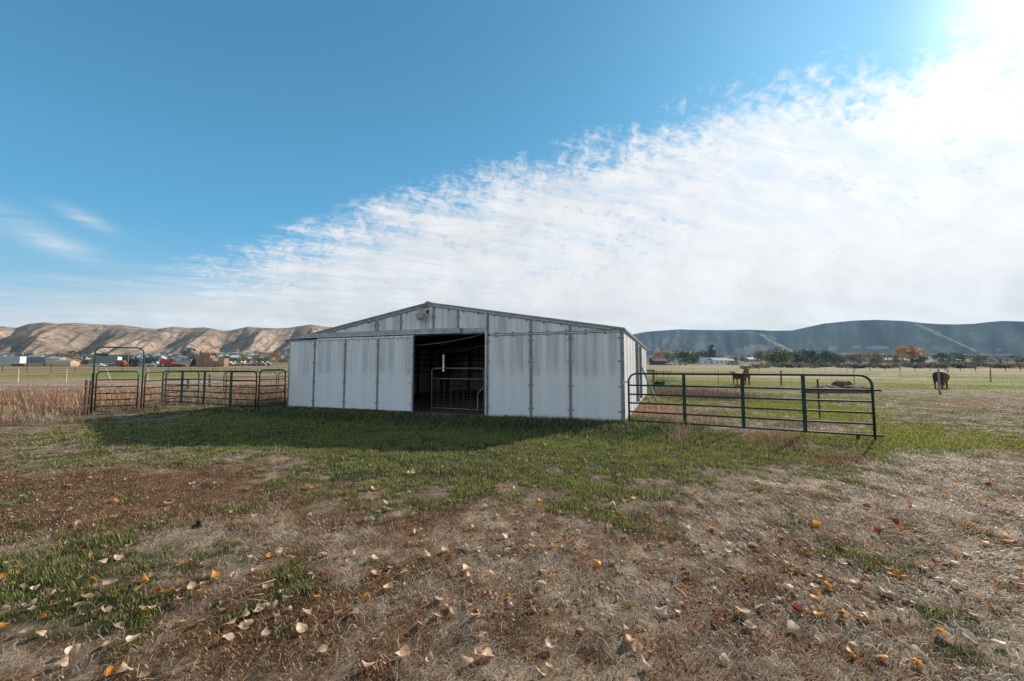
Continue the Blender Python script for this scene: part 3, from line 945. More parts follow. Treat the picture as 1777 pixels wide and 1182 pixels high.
# the many small leaves further off, as one scatter
mbx = []
vs, fs, szs, cs = [], [], [], []
tpl = LMESH['tan'][0]
tvs = [np.array([v.co[:] for v in me.vertices]) for me in LMESH['tan']]
tf = [[tuple(p.vertices) for p in me.polygons] for me in LMESH['tan']]
nb = 0
for i in range(2000):
    px_, py_ = rr.uniform(-100, 1880), 745 + 330 * rr.random() ** 1.2
    if rr.random() < 0.4: px_ = rr.uniform(800, 1800)
    x, y = G(px_, py_)
    if not outside_barn(np.array([x]), np.array([y]), .1)[0]: continue
    j = rr.randrange(9); a_ = rr.uniform(0, 6.28); s = rr.uniform(0.022, 0.052)
    M3 = np.array(Matrix.Rotation(a_, 3, 'Z') @ Matrix.Rotation(rr.gauss(0, .45), 3, 'X'))
    vs.append(tvs[j] @ M3.T * s + np.array([x, y, H1(x, y) + 0.015]))
    for f in tf[j]: fs.extend([q + nb for q in f]); szs.append(len(f))
    c0 = rr.choices([(0.60, 0.38, 0.22), (0.62, 0.52, 0.4), (0.64, 0.26, 0.04), (0.3, .1, .04)], [4, 3, 2, 1])[0]
    cs.append(np.tile(np.array(c0) * rr.uniform(0.7, 1.1), (len(tvs[j]), 1))); nb += len(tvs[j])
o = link_mesh('leaf_litter', npmesh('leaf_litter', np.concatenate(vs), fs, szs, np.concatenate(cs), straw_m))
tag(o, 'small leaf scraps strewn through the grass and straw', 'leaf litter', kind='stuff')
# ------------------------------------------------------------------ the barn
# weathered white panel: broad vertical lighter ribs, grey algae streaks in the upper half
def panel_mat(name, base, stain, amount, ribs=True):
    m = bpy.data.materials.new(name); h = N(nt(m))
    g = h.new('ShaderNodeTexCoord').outputs['Object']
    oi = h.new('ShaderNodeObjectInfo').outputs['Random']
    off = h.new('ShaderNodeCombineXYZ'); h.l.new(h.m('MULTIPLY', oi, 7.0), off.inputs[1])
    g2 = h.v('ADD', g, off.outputs[0])
    s1 = h.v('MULTIPLY', g2, (2.2, 2.2, 0.10)); s2 = h.v('MULTIPLY', g2, (16, 16, 0.35)); s3 = h.v('MULTIPLY', g2, (1.0, 1.0, 1.0))
    sep = h.new('ShaderNodeSeparateXYZ'); h.l.new(g, sep.inputs[0])
    n1 = h.noise(s1, 1.6, 4, 0.6); n2 = h.noise(s2, 3.0, 4, 0.7); n3 = h.noise(s3, 1.4, 5, 0.6); n4 = h.noise(s3, 30, 4, 0.6)
    # the dark part of the panel starts a little above half height
    hi = h.ss(1.30, 1.75, h.m('ADD', sep.outputs[2], h.m('MULTIPLY', h.m('SUBTRACT', n3, 0.5), 0.9)))
    hi = h.m('ADD', 0.22, h.m('MULTIPLY', hi, 0.78))
    k = h.m('MULTIPLY', hi, h.ss(0.33, 0.62, n1))
    k = h.m('MULTIPLY', k, h.m('ADD', 0.45, h.m('MULTIPLY', h.ss(0.3, 0.65, n2), 0.7)))
    if ribs:
        fr = h.m('FRACT', h.m('DIVIDE', h.m('ADD', sep.outputs[0], 0.13), 0.62))
        rb = h.ss(0.10, 0.17, h.m('ABSOLUTE', h.m('SUBTRACT', fr, 0.5)))
        k = h.m('MULTIPLY', k, h.m('ADD', 0.45, h.m('MULTIPLY', rb, 0.55)))
    k = h.m('MULTIPLY', k, amount, clamp=True)
    c = h.mix(k, base + (1,), stain + (1,))
    dirt = h.ss(0.30, 0.0, h.m('ADD', sep.outputs[2], h.m('MULTIPLY', n2, 0.3)))
    c = h.mix(h.m('MULTIPLY', dirt, 0.6), c, (0.20, 0.17, 0.11, 1))
    c = h.mix(h.m('MULTIPLY', h.ss(0.66, 0.74, n4), 0.25), c, (0.28, 0.25, 0.2, 1))
    p = h.new('ShaderNodeBsdfPrincipled'); h.l.new(c, p.inputs['Base Color'])
    p.inputs['Roughness'].default_value = 0.55; p.inputs['Specular IOR Level'].default_value = 0.35
    b = h.new('ShaderNodeBump'); b.inputs['Strength'].default_value = 0.25; b.inputs['Distance'].default_value = 0.01
    h.l.new(n3, b.inputs['Height']); h.l.new(b.outputs[0], p.inputs['Normal'])
    finish(h, p.outputs[0])
    return m


PAN = panel_mat('weathered_panel', (0.71, 0.755, 0.79), (0.40, 0.405, 0.43), 0.85)
DOORP = panel_mat('door_panel', (0.72, 0.775, 0.82), (0.42, 0.465, 0.49), 0.8)
SIDEP = panel_mat('side_panel', (0.74, 0.73, 0.70), (0.56, 0.54, 0.50), 0.6, ribs=False)
INP = panel_mat('inner_panel', (0.70, 0.62, 0.54), (0.45, 0.38, 0.32), 0.9, ribs=False)
GALV = mat('galvanized_steel', (0.30, 0.34, 0.37), 0.5, 0.3, 0.2, 8)
GALVD = mat('dark_galvanized_steel', (0.19, 0.215, 0.23), 0.55, 0.3, 0.25, 8)
GALVL = mat('light_galvanized_steel', (0.48, 0.52, 0.55), 0.45, 0.3, 0.15, 8)
ROOFM = mat('roof_sheet', (0.34, 0.36, 0.375), 0.5, 0.3, 0.2, 3)
PURL = mat('purlin_steel', (0.03, 0.026, 0.024), 0.8, 0, 0.3, 5)
DIRT = mat('barn_dirt_floor', (0.20, 0.135, 0.11), 0.95, 0, 0.45, 5, bump=0.6)

barn = empty('metal_barn', (BL[0], BL[1], 0), BROT, 'long low white panelled barn with a shallow gable and a wide sliding door half open', 'barn')
EZ = 2.90                                   # eave
RZ = bu(744, 527)[1]; RU = BW / 2           # ridge
slope = (RZ - EZ) / RU


def roof_z(u):
    return EZ + slope * (u if u < RU else BW - u)


SEAM = 2.84
uo0 = bu(694)[0]; uo1 = bu(843.8)[0]
seams_r = [bu(p)[0] for p in (847.5, 921.5, 990, 1081)]
seams_r[-1] = BW - 0.03
# lower panels right of the opening
for i in range(3):
    a_, b_ = seams_r[i], seams_r[i + 1]
    mb = MB(); mb.box(a_ + 0.004, b_ - 0.004, 0.0, 0.03, 0.02, SEAM - 0.03); mb.build('wall_panel', PAN, barn)
# gable panels
gs = [bu(p, 570)[0] for p in (530, 582, 654.5, 696, 752.4, 795, 843.8)]
gz0 = 3.0
cut = [max(gs[0], 0.4)] + gs[1:]
for i in range(len(cut) - 1):
    a_, b_ = cut[i], cut[i + 1]
    pts = [(a_ + .004, 0, gz0), (b_ - .004, 0, gz0), (b_ - .004, 0, roof_z(b_) - .05)]
    if a_ < RU < b_: pts.append((RU, 0, RZ - .05))
    za = roof_z(a_) - .05
    if za > gz0 + 0.01: pts.append((a_ + .004, 0, za))
    if len(pts) == 3 and pts[2][2] < gz0 + .03: continue
    mb = MB(); mb.prism(pts, (0, 0.03, 0)); mb.build('gable_panel', PAN, barn)
for i in range(3):
    a_, b_ = seams_r[i], seams_r[i + 1]
    pts = [(a_ + .004, 0, SEAM + .03), (b_ - .004, 0, SEAM + .03), (b_ - .004, 0, max(roof_z(b_) - .05, SEAM + .035)), (a_ + .004, 0, roof_z(a_) - .05)]
    mb = MB(); mb.prism(pts, (0, 0.03, 0)); mb.build('gable_panel', PAN, barn)
# wall behind the sliding door
mb = MB(); mb.box(0.02, uo0, 0.0, 0.03, 0.02, 2.88); mb.build('wall_panel', PAN, barn)


def batten(u, z0, z1, w=0.10, name='seam_batten', clips=(), y0=-0.012, single=False, parent=barn):
    """two narrow dark edges with a lighter channel between, and bolt plates"""
    mb = MB()
    if single:
        mb.box(u - w * .22, u + w * .22, y0 - 0.018, y0 + 0.01, z0, z1)
    else:
        mb.box(u - w / 2, u - w * 0.18, y0 - 0.014, y0 + 0.01, z0, z1)
        mb.box(u + w * 0.18, u + w / 2, y0 - 0.014, y0 + 0.01, z0, z1)
    mb.cur = 1
    mb.box(u - w * 0.18, u + w * 0.18, y0 - 0.004, y0 + 0.010, z0 + .001, z1 - .001)
    for z in clips:
        if z0 + .03 < z < z1 - .02:
            mb.box(u - w * .85, u + w * .85, y0 - 0.026, y0 - 0.015, z - .014, z + .014)
            for s in (-1, 1): mb.box(u + s * w * .85 - .022, u + s * w * .85 + .022, y0 - 0.034, y0 + .010, z - .026, z + .026)
    mb.cur = 0
    return mb.build(name, [GALVD, GALV], parent)


CL = (0.35, 1.12, 1.9, 2.62)
batten(seams_r[1], 0.02, SEAM - .03, 0.088, clips=CL)
batten(seams_r[2], 0.02, SEAM - .03, 0.088, clips=CL)
batten(seams_r[1], SEAM + .03, roof_z(seams_r[1]) - .09, 0.08, clips=())
batten(seams_r[2], SEAM + .03, roof_z(seams_r[2]) - .09, 0.08, clips=())
for i, u in enumerate(cut[1:-1]):
    if roof_z(u) - .1 > gz0 + .14:
        batten(u, gz0 + .14, roof_z(u) - .09, 0.15 if i == 1 else 0.075, clips=(gz0 + .14 + 0.5 * (roof_z(u) - .2 - gz0),))
# door post at the right of the opening, corner posts
mb = MB(); mb.box(uo1 - 0.03, uo1 + 0.025, -0.05, 0.06, 0.0, roof_z(uo1) - .05); mb.build('door_jamb', GALVL, barn)
mb = MB(); mb.box(uo1 + 0.028, uo1 + 0.055, -0.03, 0.03, 0.0, roof_z(uo1) - .06); mb.box(uo1 + .058, uo1 + .085, -0.06, .02, 0, roof_z(uo1) - .06)
for z in CL: mb.box(uo1 + .03, uo1 + .13, -0.07, -0.061, z - .03, z + .03)
mb.build('jamb_channel', GALVD, barn)
mb = MB(); mb.box(BW - 0.085, BW - 0.05, -0.035, 0.01, 0, EZ - .03); mb.box(BW - 0.03, BW + 0.02, -0.045, 0.05, 0, EZ - .01)
for z in CL: mb.box(BW - .16, BW + .03, -0.052, -0.046, z - .02, z + .02)
mb.build('corner_post', GALVD, barn)
mb = MB(); mb.box(BW - 0.048, BW - 0.032, -0.02, 0.01, 0, EZ - .03); mb.build('corner_strip', GALVL, barn)
mb = MB(); mb.box(-0.06, 0.10, -0.06, 0.05, 0, EZ - .04); mb.build('corner_post', GALV, barn)
# horizontal seam with bolt plates above the right panels
mb = MB(); mb.box(seams_r[0] + .06, BW - .09, -0.03, 0.0, SEAM + .012, SEAM + .04); mb.box(seams_r[0] + .06, BW - .09, -0.03, 0.0, SEAM - .04, SEAM - .016)
u = seams_r[0] + .3
while u < BW - .2:
    mb.box(u - .025, u + .025, -0.045, -.001, SEAM - .085, SEAM - .04); mb.box(u - .025, u + .025, -0.045, -.001, SEAM + .04, SEAM + .085); u += 0.62
mb.build('seam_rail', GALVD, barn)
mb = MB(); mb.box(seams_r[0] + .06, BW - .09, -0.02, 0.0, SEAM - .015, SEAM + .011); mb.build('seam_rail', GALVL, barn)
# rake trim along the roof edge: dark line and light line
for side in (0, 1):
    ua, ub = (-0.30, RU) if side == 0 else (RU, BW + 0.06)
    for (dz, y0, y1, th, m_, nm) in ((-0.03, -0.10, 0.02, 0.035, GALV, 'rake_trim'), (-0.075, -0.05, 0.02, 0.035, GALVL, 'rake_trim'), (-0.115, -0.03, 0.02, 0.03, GALVD, 'rake_trim')):
        a0 = ua if dz > -0.05 else max(ua, 0.35)
        b0 = ub if dz > -0.05 else min(ub, BW - 0.35)
        za, zb_ = EZ + slope * (a0 if side == 0 else BW - a0), EZ + slope * (b0 if side == 0 else BW - b0)
        mb = MB(); mb.prism([(a0, y0, za + dz), (b0, y0, zb_ + dz), (b0, y0, zb_ + dz + th), (a0, y0, za + dz + th)], (0, y1 - y0, 0))
        if dz < -0.1:
            u = a0 + .2
            while u < b0 - .1:
                z = EZ + slope * (u if side == 0 else BW - u) + dz - .035
                mb.box(u - .022, u + .022, y0 - .012, y0 + .01, z - .02, z + .03); u += 0.6
        mb.build(nm, m_, barn)
# roof sheets
for side in (0, 1):
    ua, ub = (-0.32, RU) if side == 0 else (RU, BW + 0.07)
    za, zb_ = EZ + slope * (ua if side == 0 else BW - ua), EZ + slope * (ub if side == 0 else BW - ub)
    mb = MB(); mb.prism([(ua, -0.14, za + .006), (ub, -0.14, zb_ + .006), (ub, -0.14, zb_ + .035), (ua, -0.14, za + .035)], (0, BD + 0.25, 0)); mb.build('roof', ROOFM, barn)
mb = MB(); mb.prism([(RU - .12, -0.16, RZ - .0), (RU, -0.16, RZ + .03), (RU + .12, -0.16, RZ), (RU + .12, -0.16, RZ + .03), (RU, -0.16, RZ + .07), (RU - .12, -0.16, RZ + .03)], (0, BD + .3, 0)); mb.build('ridge_cap', GALVD, barn)
# door track box and beam above the opening
ut0, ut1 = bu(519)[0], bu(802)[0]
mb = MB(); mb.prism([(ut0 - .1, -0.20, 2.955), (ut1, -0.20, 2.955), (ut1, -0.20, 3.12), (ut0 + 0.5, -0.20, 3.12)], (0, 0.19, 0)); mb.build('door_track', GALV, barn)
mb = MB(); mb.prism([(ut0 - .15, -0.22, 2.935), (ut1 + .01, -0.22, 2.935), (ut1 + .01, -0.22, 2.953), (ut0 - .15, -0.22, 2.953)], (0, 0.2, 0)); mb.build('track_lip', GALVL, barn)
mb = MB(); mb.box(ut1 + .012, uo1 - .032, -0.06, 0.06, 2.94, 3.10); mb.build('header_beam', GALV, barn)
mb = MB(); mb.box(uo0, uo1 - .032, -0.03, 0.08, 2.90, 2.933); mb.build('header_lip', GALVD, barn)

# sliding door
door = empty('sliding_door'); door.parent = barn
ud0, ud1 = bu(503.5, off=-0.12)[0], bu(717, off=-0.12)[0]
ds_ = [ud0] + [bu(p, off=-0.14)[0] for p in (545.5, 598.5, 655.8)] + [ud1]
for i in range(4):
    mb = MB(); mb.box(ds_[i] + .003, ds_[i + 1] - .003, -0.15, -0.12, 0.09, 2.83); o = mb.build('door_panel', DOORP, door)
for u in ds_[1:-1]:
    batten(u, 0.09, 2.83, 0.085, name='door_batten', clips=CL, y0=-0.15, parent=door)
mb = MB(); mb.box(ud1 - .035, ud1 + .02, -0.175, -0.11, 0.06, 2.87); mb.box(ud0, ud1 - .036, -0.168, -0.13, 2.80, 2.835); mb.build('door_frame', GALV, door)
mb = MB(); mb.box(ud0 + 1.5, ud1 + .02, -0.155, -0.12, 2.837, 2.90); mb.box(ud1 - .062, ud1 - .037, -0.165, -0.151, .09, 2.79); mb.build('door_top_strip', mat('white_strip', (0.7, 0.72, 0.73), 0.5), door)
mb = MB()
for px_ in np.linspace(520, 706, 12):
    u = bu(px_, off=-0.15)[0]; mb.box(u - .018, u + .018, -0.172, -0.151, 2.72, 2.76)
for z in (.35, 1.12, 1.9, 2.62): mb.box(ud1 - .13, ud1 - .095, -.17, -.151, z - .02, z + .02)
mb.build('bolt', GALVD, door)
hu, hz = bu(709, 645, off=-.15)
mb = MB(); mb.box(hu - .05, hu + .05, -.162, -.151, hz - .1, hz + .1); mb.tube([(hu, -.17, hz - .06), (hu, -.2, hz - .03), (hu, -.2, hz + .05), (hu, -.165, hz + .08)], .01, 6); mb.build('door_latch', GALVL, door)

# side walls and rear wall
Uw = BW
mb = MB(); mb.prism([(BW - .03, 0.05, 0.03), (BW - .03, BD, 0.03), (BW - .03, BD, EZ + .003), (BW - .03, 0.05, EZ + .003)], (0.03, 0, 0)); mb.build('side_wall', SIDEP, barn)
k = 0
for y in np.arange(1.2, BD - .3, 1.22):
    mb = MB(); mb.box(BW + .001, BW + .012, y - .03, y + .03, .03, EZ - .05); mb.build('side_seam', mat('side_seam_grey', (0.60, 0.59, 0.57), .5, .1), barn)
for y, z1 in ((5.3, EZ - .12), (7.5, EZ - .16)):
    mb = MB(); mb.box(BW + .002, BW + .11, y - .07, y + .07, .25, z1); mb.build('side_rail', GALVD, barn)
mb = MB(); mb.box(BW + .001, BW + .07, 0.055, BD, EZ - .05, EZ - .012); mb.build('eave_trim', GALVD, barn)
LWs = [(0.05, 12.5), (12.8, BD)]
for a_, b_ in LWs:
    mb = MB(); mb.box(0.0, 0.03, a_, b_, 0.03, EZ + .003); mb.build('side_wall', INP, barn)
mb = MB(); mb.box(0.0, 0.03, 12.5, 12.8, 0.03, 1.42); mb.box(0, .03, 12.5, 12.8, 2.62, EZ + .003); mb.build('side_wall', INP, barn)
mb = MB(); mb.prism([(0.03, BD, 0.03), (BW - .03, BD, .03), (BW - .03, BD, EZ + .002), (RU, BD, RZ - .002), (.03, BD, EZ + .002)], (0, .03, 0)); mb.build('rear_wall', INP, barn)
# inside: posts, girts, rafters
for z in (1.38, 1.78, 2.18, 2.56):
    mb = MB(); mb.box(.031, .09, 0.1, 12.3, z, z + .05); mb.box(.031, .09, 13.0, BD - .01, z, z + .05); mb.build('girt', PURL, barn)
    mb = MB(); mb.box(.1, BW - .1, BD - .08, BD - .001, z, z + .05); mb.build('girt', PURL, barn)
for y in (3.0, 6.5, 9.3, 10.9, 12.2, 13.1):
    mb = MB(); mb.box(.092, .2, y - .05, y + .05, 0, EZ - .02); mb.build('inner_post', PURL, barn)
for u in (1.4, 3.3, 4.3, 5.9, 8.5, 11):
    mb = MB(); mb.box(u - .06, u + .06, BD - .2, BD - .082, 0, roof_z(u) - .02); mb.build('inner_post', PURL, barn)
for y in (3.5, 7, 10.6):
    for side in (0, 1):
        ua, ub = (.1, RU) if side == 0 else (RU, BW - .1)
        mb = MB(); mb.prism([(ua, y, roof_z(ua) - .16), (ub, y, roof_z(ub - 1e-6) - .16), (ub, y, roof_z(ub - 1e-6) - .01), (ua, y, roof_z(ua) - .01)], (0, .1, 0)); mb.build('rafter', PURL, barn)
mb = MB(); mb.box(0.05, BW - .05, 0.06, BD - .01, 0.012, 0.03)
mb.build('floor', DIRT, barn)
# dusk light on the gable
lu, lz = bu(737.5, 545)
lamp = empty('gable_light', (lu, -.30, lz)); lamp.parent = barn
mb = MB(); mb.lathe([(.05, .17), (.075, .165), (.10, .06), (.17, -.02), (.19, -.055), (.185, -.06), (.1, -.03)], n=20); mb.build('lamp_shade', GALVL, lamp, True)
mb = MB(); mb.lathe([(.165, -.062), (.15, -.14), (.12, -.24), (.06, -.27)], n=20)
mb.build('lamp_lens', mat('lamp_refractor', (.40, .37, .32), .3, 0, .2, 30), lamp, True)
mb = MB(); mb.tube([(.02, 0, .17), (.05, .05, .24), (.1, .2, .28), (.13, .298, .24)], .018, 8); mb.build('lamp_arm', GALV, lamp, True)
mb = MB(); mb.lathe([(.03, .17), (.035, .2), (.03, .25), (.01, .26)], -.01, 0, 12); mb.build('photocell', mat('photocell_red', (.30, .15, .12), .4), lamp, True)
mb = MB(); mb.box(.10, .17, .24, .295, .02, .14); mb.build('junction_box', mat('black_box', (.02, .02, .025), .5), lamp)
mb = MB(); mb.tube([(0.03, .29, -.2), (0.03, .29, -.62)], .012, 6); mb.build('conduit', GALV, lamp)

# cord hanging over the door opening
c0u, c0z = bu(717, 598, off=.1); c1u, c1z = bu(843, 577, off=.1)
pts = []
for i in range(17):
    t = i / 16
    pts.append(Vector((BL[0], BL[1], 0)) + Vector((bdir.x, bdir.y, 0)) * (c0u - .3 + (c1u - c0u + .3) * t) + Vector((bnor.x, bnor.y, 0)) * .1 + Vector((0, 0, c0z + (c1z - c0z) * t ** 2.1 - .03)))
mb = MB(); mb.tube(pts, .011, 6); o = mb.build('hanging_cord', mat('red_brown_cord', (.30, .13, .10), .7), None, True)
tag(o, 'thin reddish cord sagging across the top of the dark barn doorway', 'cord')

# ------------------------------------------------------------------ tube panels and gates
GREENM = mat('green_painted_tube', (0.018, 0.085, 0.062), 0.42, 0.0, 0.35, 14, c2=(0.03, 0.12, 0.09), spec=0.5)
DGREEN = mat('dark_green_tube', (0.010, 0.030, 0.026), 0.65, 0.0, 0.4, 14, c2=(0.02, 0.055, 0.045))
SILV = mat('silver_tube', (0.15, 0.20, 0.22), 0.4, 0.4, 0.3, 14)
RUST = mat('rusty_steel', (0.085, 0.045, 0.03), 0.8, 0.1, 0.5, 20)


def loopframe(w, z0, z1, r=0.2, full=True, n=6):
    pts = [(0, 0, z0)]
    for k in range(n + 1):
        a = math.pi - k * math.pi / 2 / n
        pts.append((r + r * math.cos(a), 0, z1 - r + r * math.sin(a)))
    for k in range(n + 1):
        a = math.pi / 2 - k * math.pi / 2 / n
        pts.append((w - r + r * math.cos(a), 0, z1 - r + r * math.sin(a)))
    pts.append((w, 0, z0))
    return pts


def tube_panel(name, P0, P1, h0, rails, ups, label, cat, group=None, m=GREENM, tr=0.023, upw=0.05, z0=0.0, r=0.2, over=(), upm=None, dz=0.0, legs=True):
    d = Vector((P1[0] - P0[0], P1[1] - P0[1])); w = d.length
    o = empty(name, (P0[0], P0[1], H1(*P0) + dz), math.atan2(d.y, d.x), label, cat, group)
    mb = MB(); mb.tube(loopframe(w, z0, h0, r), tr, 8); mb.build('frame', m, o, True)
    for i, z in enumerate(rails):
        e = 0.14 if i in over else 0.0
        mb = MB(); mb.tube([(tr * .9, 0, z), (w * .33, 0, z + .004), (w * .66, 0, z - .004), (w - tr * .9 + (e and e + tr * 1.8), 0, z)], tr * 0.86, 8); mb.build('rail', m, o, True)
    for u in ups:
        mb = MB(); mb.box(u * w - upw / 2, u * w + upw / 2, -tr - .008, -tr + .001, min(rails) - .03, h0 - .01)
        mb.build('upright', upm or m, o)
    return o


# long panel at the right of the barn
PA = (BR[0] + 0.10, BR[1] - 0.16); PB = G(1519, 765)
long_ = tube_panel('fence_panel', PA, PB, 1.52, (1.17, .90, .64, .38, .12), (.275, .53, .765), 'long dark green six bar tube panel standing right of the barn corner', 'panel', None, DGREEN, 0.028, 0.085, 0.0, 0.24, over=(0, 4))
w_ = (Vector(PB) - Vector(PA)).length
mb = MB(); mb.box(w_ * .945 - .03, w_ * .945 + .03, -.04, .04, -.02, .10); mb.build('foot', DGREEN, long_)
mb = MB(); mb.box(-.16, .04, -.012, .012, 1.24, 1.29); mb.tube([(-.16, 0, 1.2), (-.16, 0, 1.33)], .014, 6); mb.build('hinge', GALVL, long_)

# bow gate at the left: tall arch and its leaf
B0 = ((165 - CX) / F * 15.0, 15.0); B1 = ((250 - CX) / F * 15.95, 15.95)
d = Vector((B1[0] - B0[0], B1[1] - B0[1])); bw = d.length
bow = empty('bow_gate_frame', (B0[0], B0[1], 0), math.atan2(d.y, d.x), 'tall green tube arch standing at the end of the wire fence', 'gate frame')
mb = MB(); mb.tube(loopframe(bw, 0, 2.47, .2), .026, 8); mb.build('arch', GREENM, bow, True)
mb = MB(); mb.bar((-.02, 0, .12), (-.02, 0, 1.5), .05, .02); mb.build('hinge_strip', DGREEN, bow)
e0 = (B0[0] + d.x / bw * .10, B0[1] + d.y / bw * .10 - .03); e1 = (B0[0] + d.x / bw * (bw - .10), B0[1] + d.y / bw * (bw - .10) - .03)
leaf = tube_panel('walk_gate', e0, e1, 1.50, (1.19, .93, .68, .44, .20), (), 'narrow green walk gate hanging closed inside the tall arch', 'gate', None, GREENM, 0.024, z0=.06, r=.14, dz=.05)
mb = MB()
for z, us in ((.68, (.3, .7)), (.44, (.38, .8)), (.20, (.25, .6, .85)), (.93, (.6,))):
    for u in us: mb.tube([(u * bw * .8 - .06, -.03, z), (u * bw * .8 + .06, -.03, z + .01)], .03, 6)
mb.build('tied_twine', mat('dark_twine', (.015, .02, .018), .9), leaf, True)
mb = MB(); mb.tube([(.02 + .07 * math.cos(a), -.03, .93 + .05 * math.sin(a)) for a in np.linspace(0, 6.1, 14)] + [(-.3, -.05, .93)], .007, 5); mb.build('chain', RUST, leaf, True)
# panel seen end on, going back from the arch
tube_panel('fence_panel', (B1[0] + .06, B1[1] + .05), (B1[0] - .1, B1[1] + 3.0), 1.52, (1.17, .90, .64, .38, .12), (.33, .66), 'green tube panel seen almost end on behind the right post of the arch', 'panel', None, DGREEN, .023)
# two rusty posts where the wire fence ends
for (px_, dd, hh, lean, lab) in ((156.5, 14.75, 1.25, -.02, 'rusty steel post at the fence end, left of its twin beside the arch'), (162, 14.85, 1.22, .03, 'rusty steel post touching the left leg of the arch')):
    p = at(px_, dd); o = empty('steel_post', (p[0], p[1], 0), 0, lab, 'post')
    mb = MB(); mb.bar((0, 0, -.2), (lean, 0, hh), .05, .045); mb.build('shaft', RUST, o)
    mb = MB(); [mb.tube([(-.035 + lean * z, -.03, z), (.04 + lean * z, -.035, z + .02)], .006, 5) for z in (.3, .65, 1.0)]; mb.build('wire_tie', GALVL, o)

# panels left of the barn, in its shadow
A0 = G(280, 704); A1 = G(443, 714.5)
pa = tube_panel('fence_panel', A0, A1, 1.55, (1.19, .93, .68, .44, .20), (.24, .49, .765), 'green tube panel with three dark uprights, left of the barn and right of the arch', 'panel', None, DGREEN, .025, .15, z0=.1, r=.2)
C0 = (A1[0] + .10, A1[1] + .02); C1 = (BL[0] - .15, BL[1] - .12)
pb = tube_panel('fence_panel', C0, C1, 1.60, (1.22, .95, .68, .42, .17), (), 'short green tube panel tied to the left corner of the barn', 'panel', None, DGREEN, .026, z0=.0, r=.2)
# returns running back
tube_panel('fence_panel', (A0[0] + .03, A0[1] + .15), (A0[0] + .6, A0[1] + 3.2), 1.5, (1.17, .90, .64, .38, .12), (), 'green tube panel running back from the left end of the shaded panel', 'panel', None, GREENM, .023)
q0 = at(392, 25.5); q1 = at(483.3, 26)
tube_panel('fence_panel', q0, q1, 1.42, (1.1, .84, .58, .32), (), 'far green tube panel ending left of the barn corner, seen through the short panel', 'panel', None, DGREEN, .023, r=.22)
q0 = at(486.5, 26); q1 = at(540, 27)
tube_panel('fence_panel', q0, q1, 1.42, (1.1, .84, .58, .32), (), 'far green tube panel whose left end shows beside the barn corner', 'panel', None, DGREEN, .023, r=.22)

# wire filled gate just inside the barn doorway
wu0 = bu(749.5, off=.35)[0]; wu1 = bu(840, off=.35)[0]


def bw_(u, v):
    return (BL[0] + bdir.x * u + bnor.x * v, BL[1] + bdir.y * u + bnor.y * v)


q0 = bw_(wu0, .35); q1 = bw_(wu1, .35)
wg = tube_panel('wire_mesh_gate', q0, q1, 1.68, (1.29, .20), (), 'dark tube gate filled with wire mesh standing in the barn doorway', 'gate', None, SILV, .022, z0=.02, r=.13)
wl = wu1 - wu0
mb = MB()
for k in range(1, 8): mb.tube([(wl * k / 8, 0, .2), (wl * k / 8, 0, 1.29)], .0035, 4)
for z in (.28, .35, .43, .51, .60, .70, .82, .95, 1.1): mb.tube([(.0, 0, z), (wl, 0, z)], .0035, 4)
mb.build('wire_mesh', SILV, wg)
p0 = bw_(bu(829, 684, off=.9)[0], .9); p1 = bw_(bu(840, 670, off=.9)[0], .9)
mb = MB(); mb.tube([(p0[0], p0[1], bu(829, 684, off=.9)[1]), (p1[0], p1[1], bu(840, 670, off=.9)[1])], .018, 8)
mb.tube([(p0[0], p0[1], bu(829, 684, off=.9)[1]), (p0[0], p0[1], .02)], .014, 8)
o = mb.build('lit_board_pipe', mat('pale_lit_board', (.45, .40, .36), .5), None, True); tag(o, 'pale pipe standing in for a sunlit board behind the wire mesh gate inside the barn', 'pipe')  # sunlit board built as a tube, its sunlight put into the pale colour

# ladder against the side of the barn
l0 = Vector((*G(1141, 699), 0)); lu_, lv_ = barn_uv(l0.x, l0.y); ltop = Vector((*bw_(BW + .06, lv_ + .05), 1.75))
lad = empty('ladder', tuple(l0), 0, 'aluminium ladder leaning against the sunlit side of the barn', 'ladder')
d = ltop - l0; sidev = d.cross(Vector((0, 0, 1))).normalized() * .21; sidev = Vector((bnor.x, bnor.y, 0)) * .21
ALU = mat('aluminium', (.62, .64, .66), .35, .5, .1, 10)
for s in (-1, 1):
    mb = MB(); mb.bar(sidev * s, d + sidev * s, .03, .07); mb.build('side_rail', GALVD if s < 0 else ALU, lad)
for k in range(1, 7):
    mb = MB(); mb.bar(d * (k / 7) - sidev, d * (k / 7) + sidev, .045, .03); mb.build('rung', ALU, lad)

# wooden frame and stock tank behind the barn
WOOD = mat('weathered_wood', (.17, .125, .09), .9, 0, .4, 9, streak=True, bump=.4)
WOODG = mat('grey_wood', (.33, .29, .25), .9, 0, .3, 9, streak=True, bump=.4)
p = at(1123, 31); fr_ = empty('timber_stand', (p[0], p[1], H1(*p)), 0, 'small brown timber frame with one post and a top beam behind the barn', 'stand')
mb = MB(); mb.box(-.25, .5, -.06, .06, 1.42, 1.54); mb.build('beam', WOOD, fr_)
for x in (-.2, .42): mb = MB(); mb.box(x - .06, x + .06, -.055, .055, 0, 1.419); mb.build('post', WOOD, fr_)
p = at(1142, 39); tk = empty('stock_tank', (p[0], p[1], H1(*p)), 0, 'dark green oval stock tank in the pasture behind the ladder', 'tank')
mb = MB(); mb.lathe([(.50, 0), (.52, .05), (.53, .33), (.55, .36), (.52, .37), (.49, .32), (.48, .06)], n=28)
mb.build('tank_wall', mat('tank_green', (.02, .06, .05), .5), tk, True)
mb = MB(); mb.tube([(-.02, .62, 0), (0, .62, .6), (.05, .62, .85), (-.02, .60, 1.0), (.02, .55, 1.25)], .022, 6); mb.build('water_pipe', RUST, tk, True)
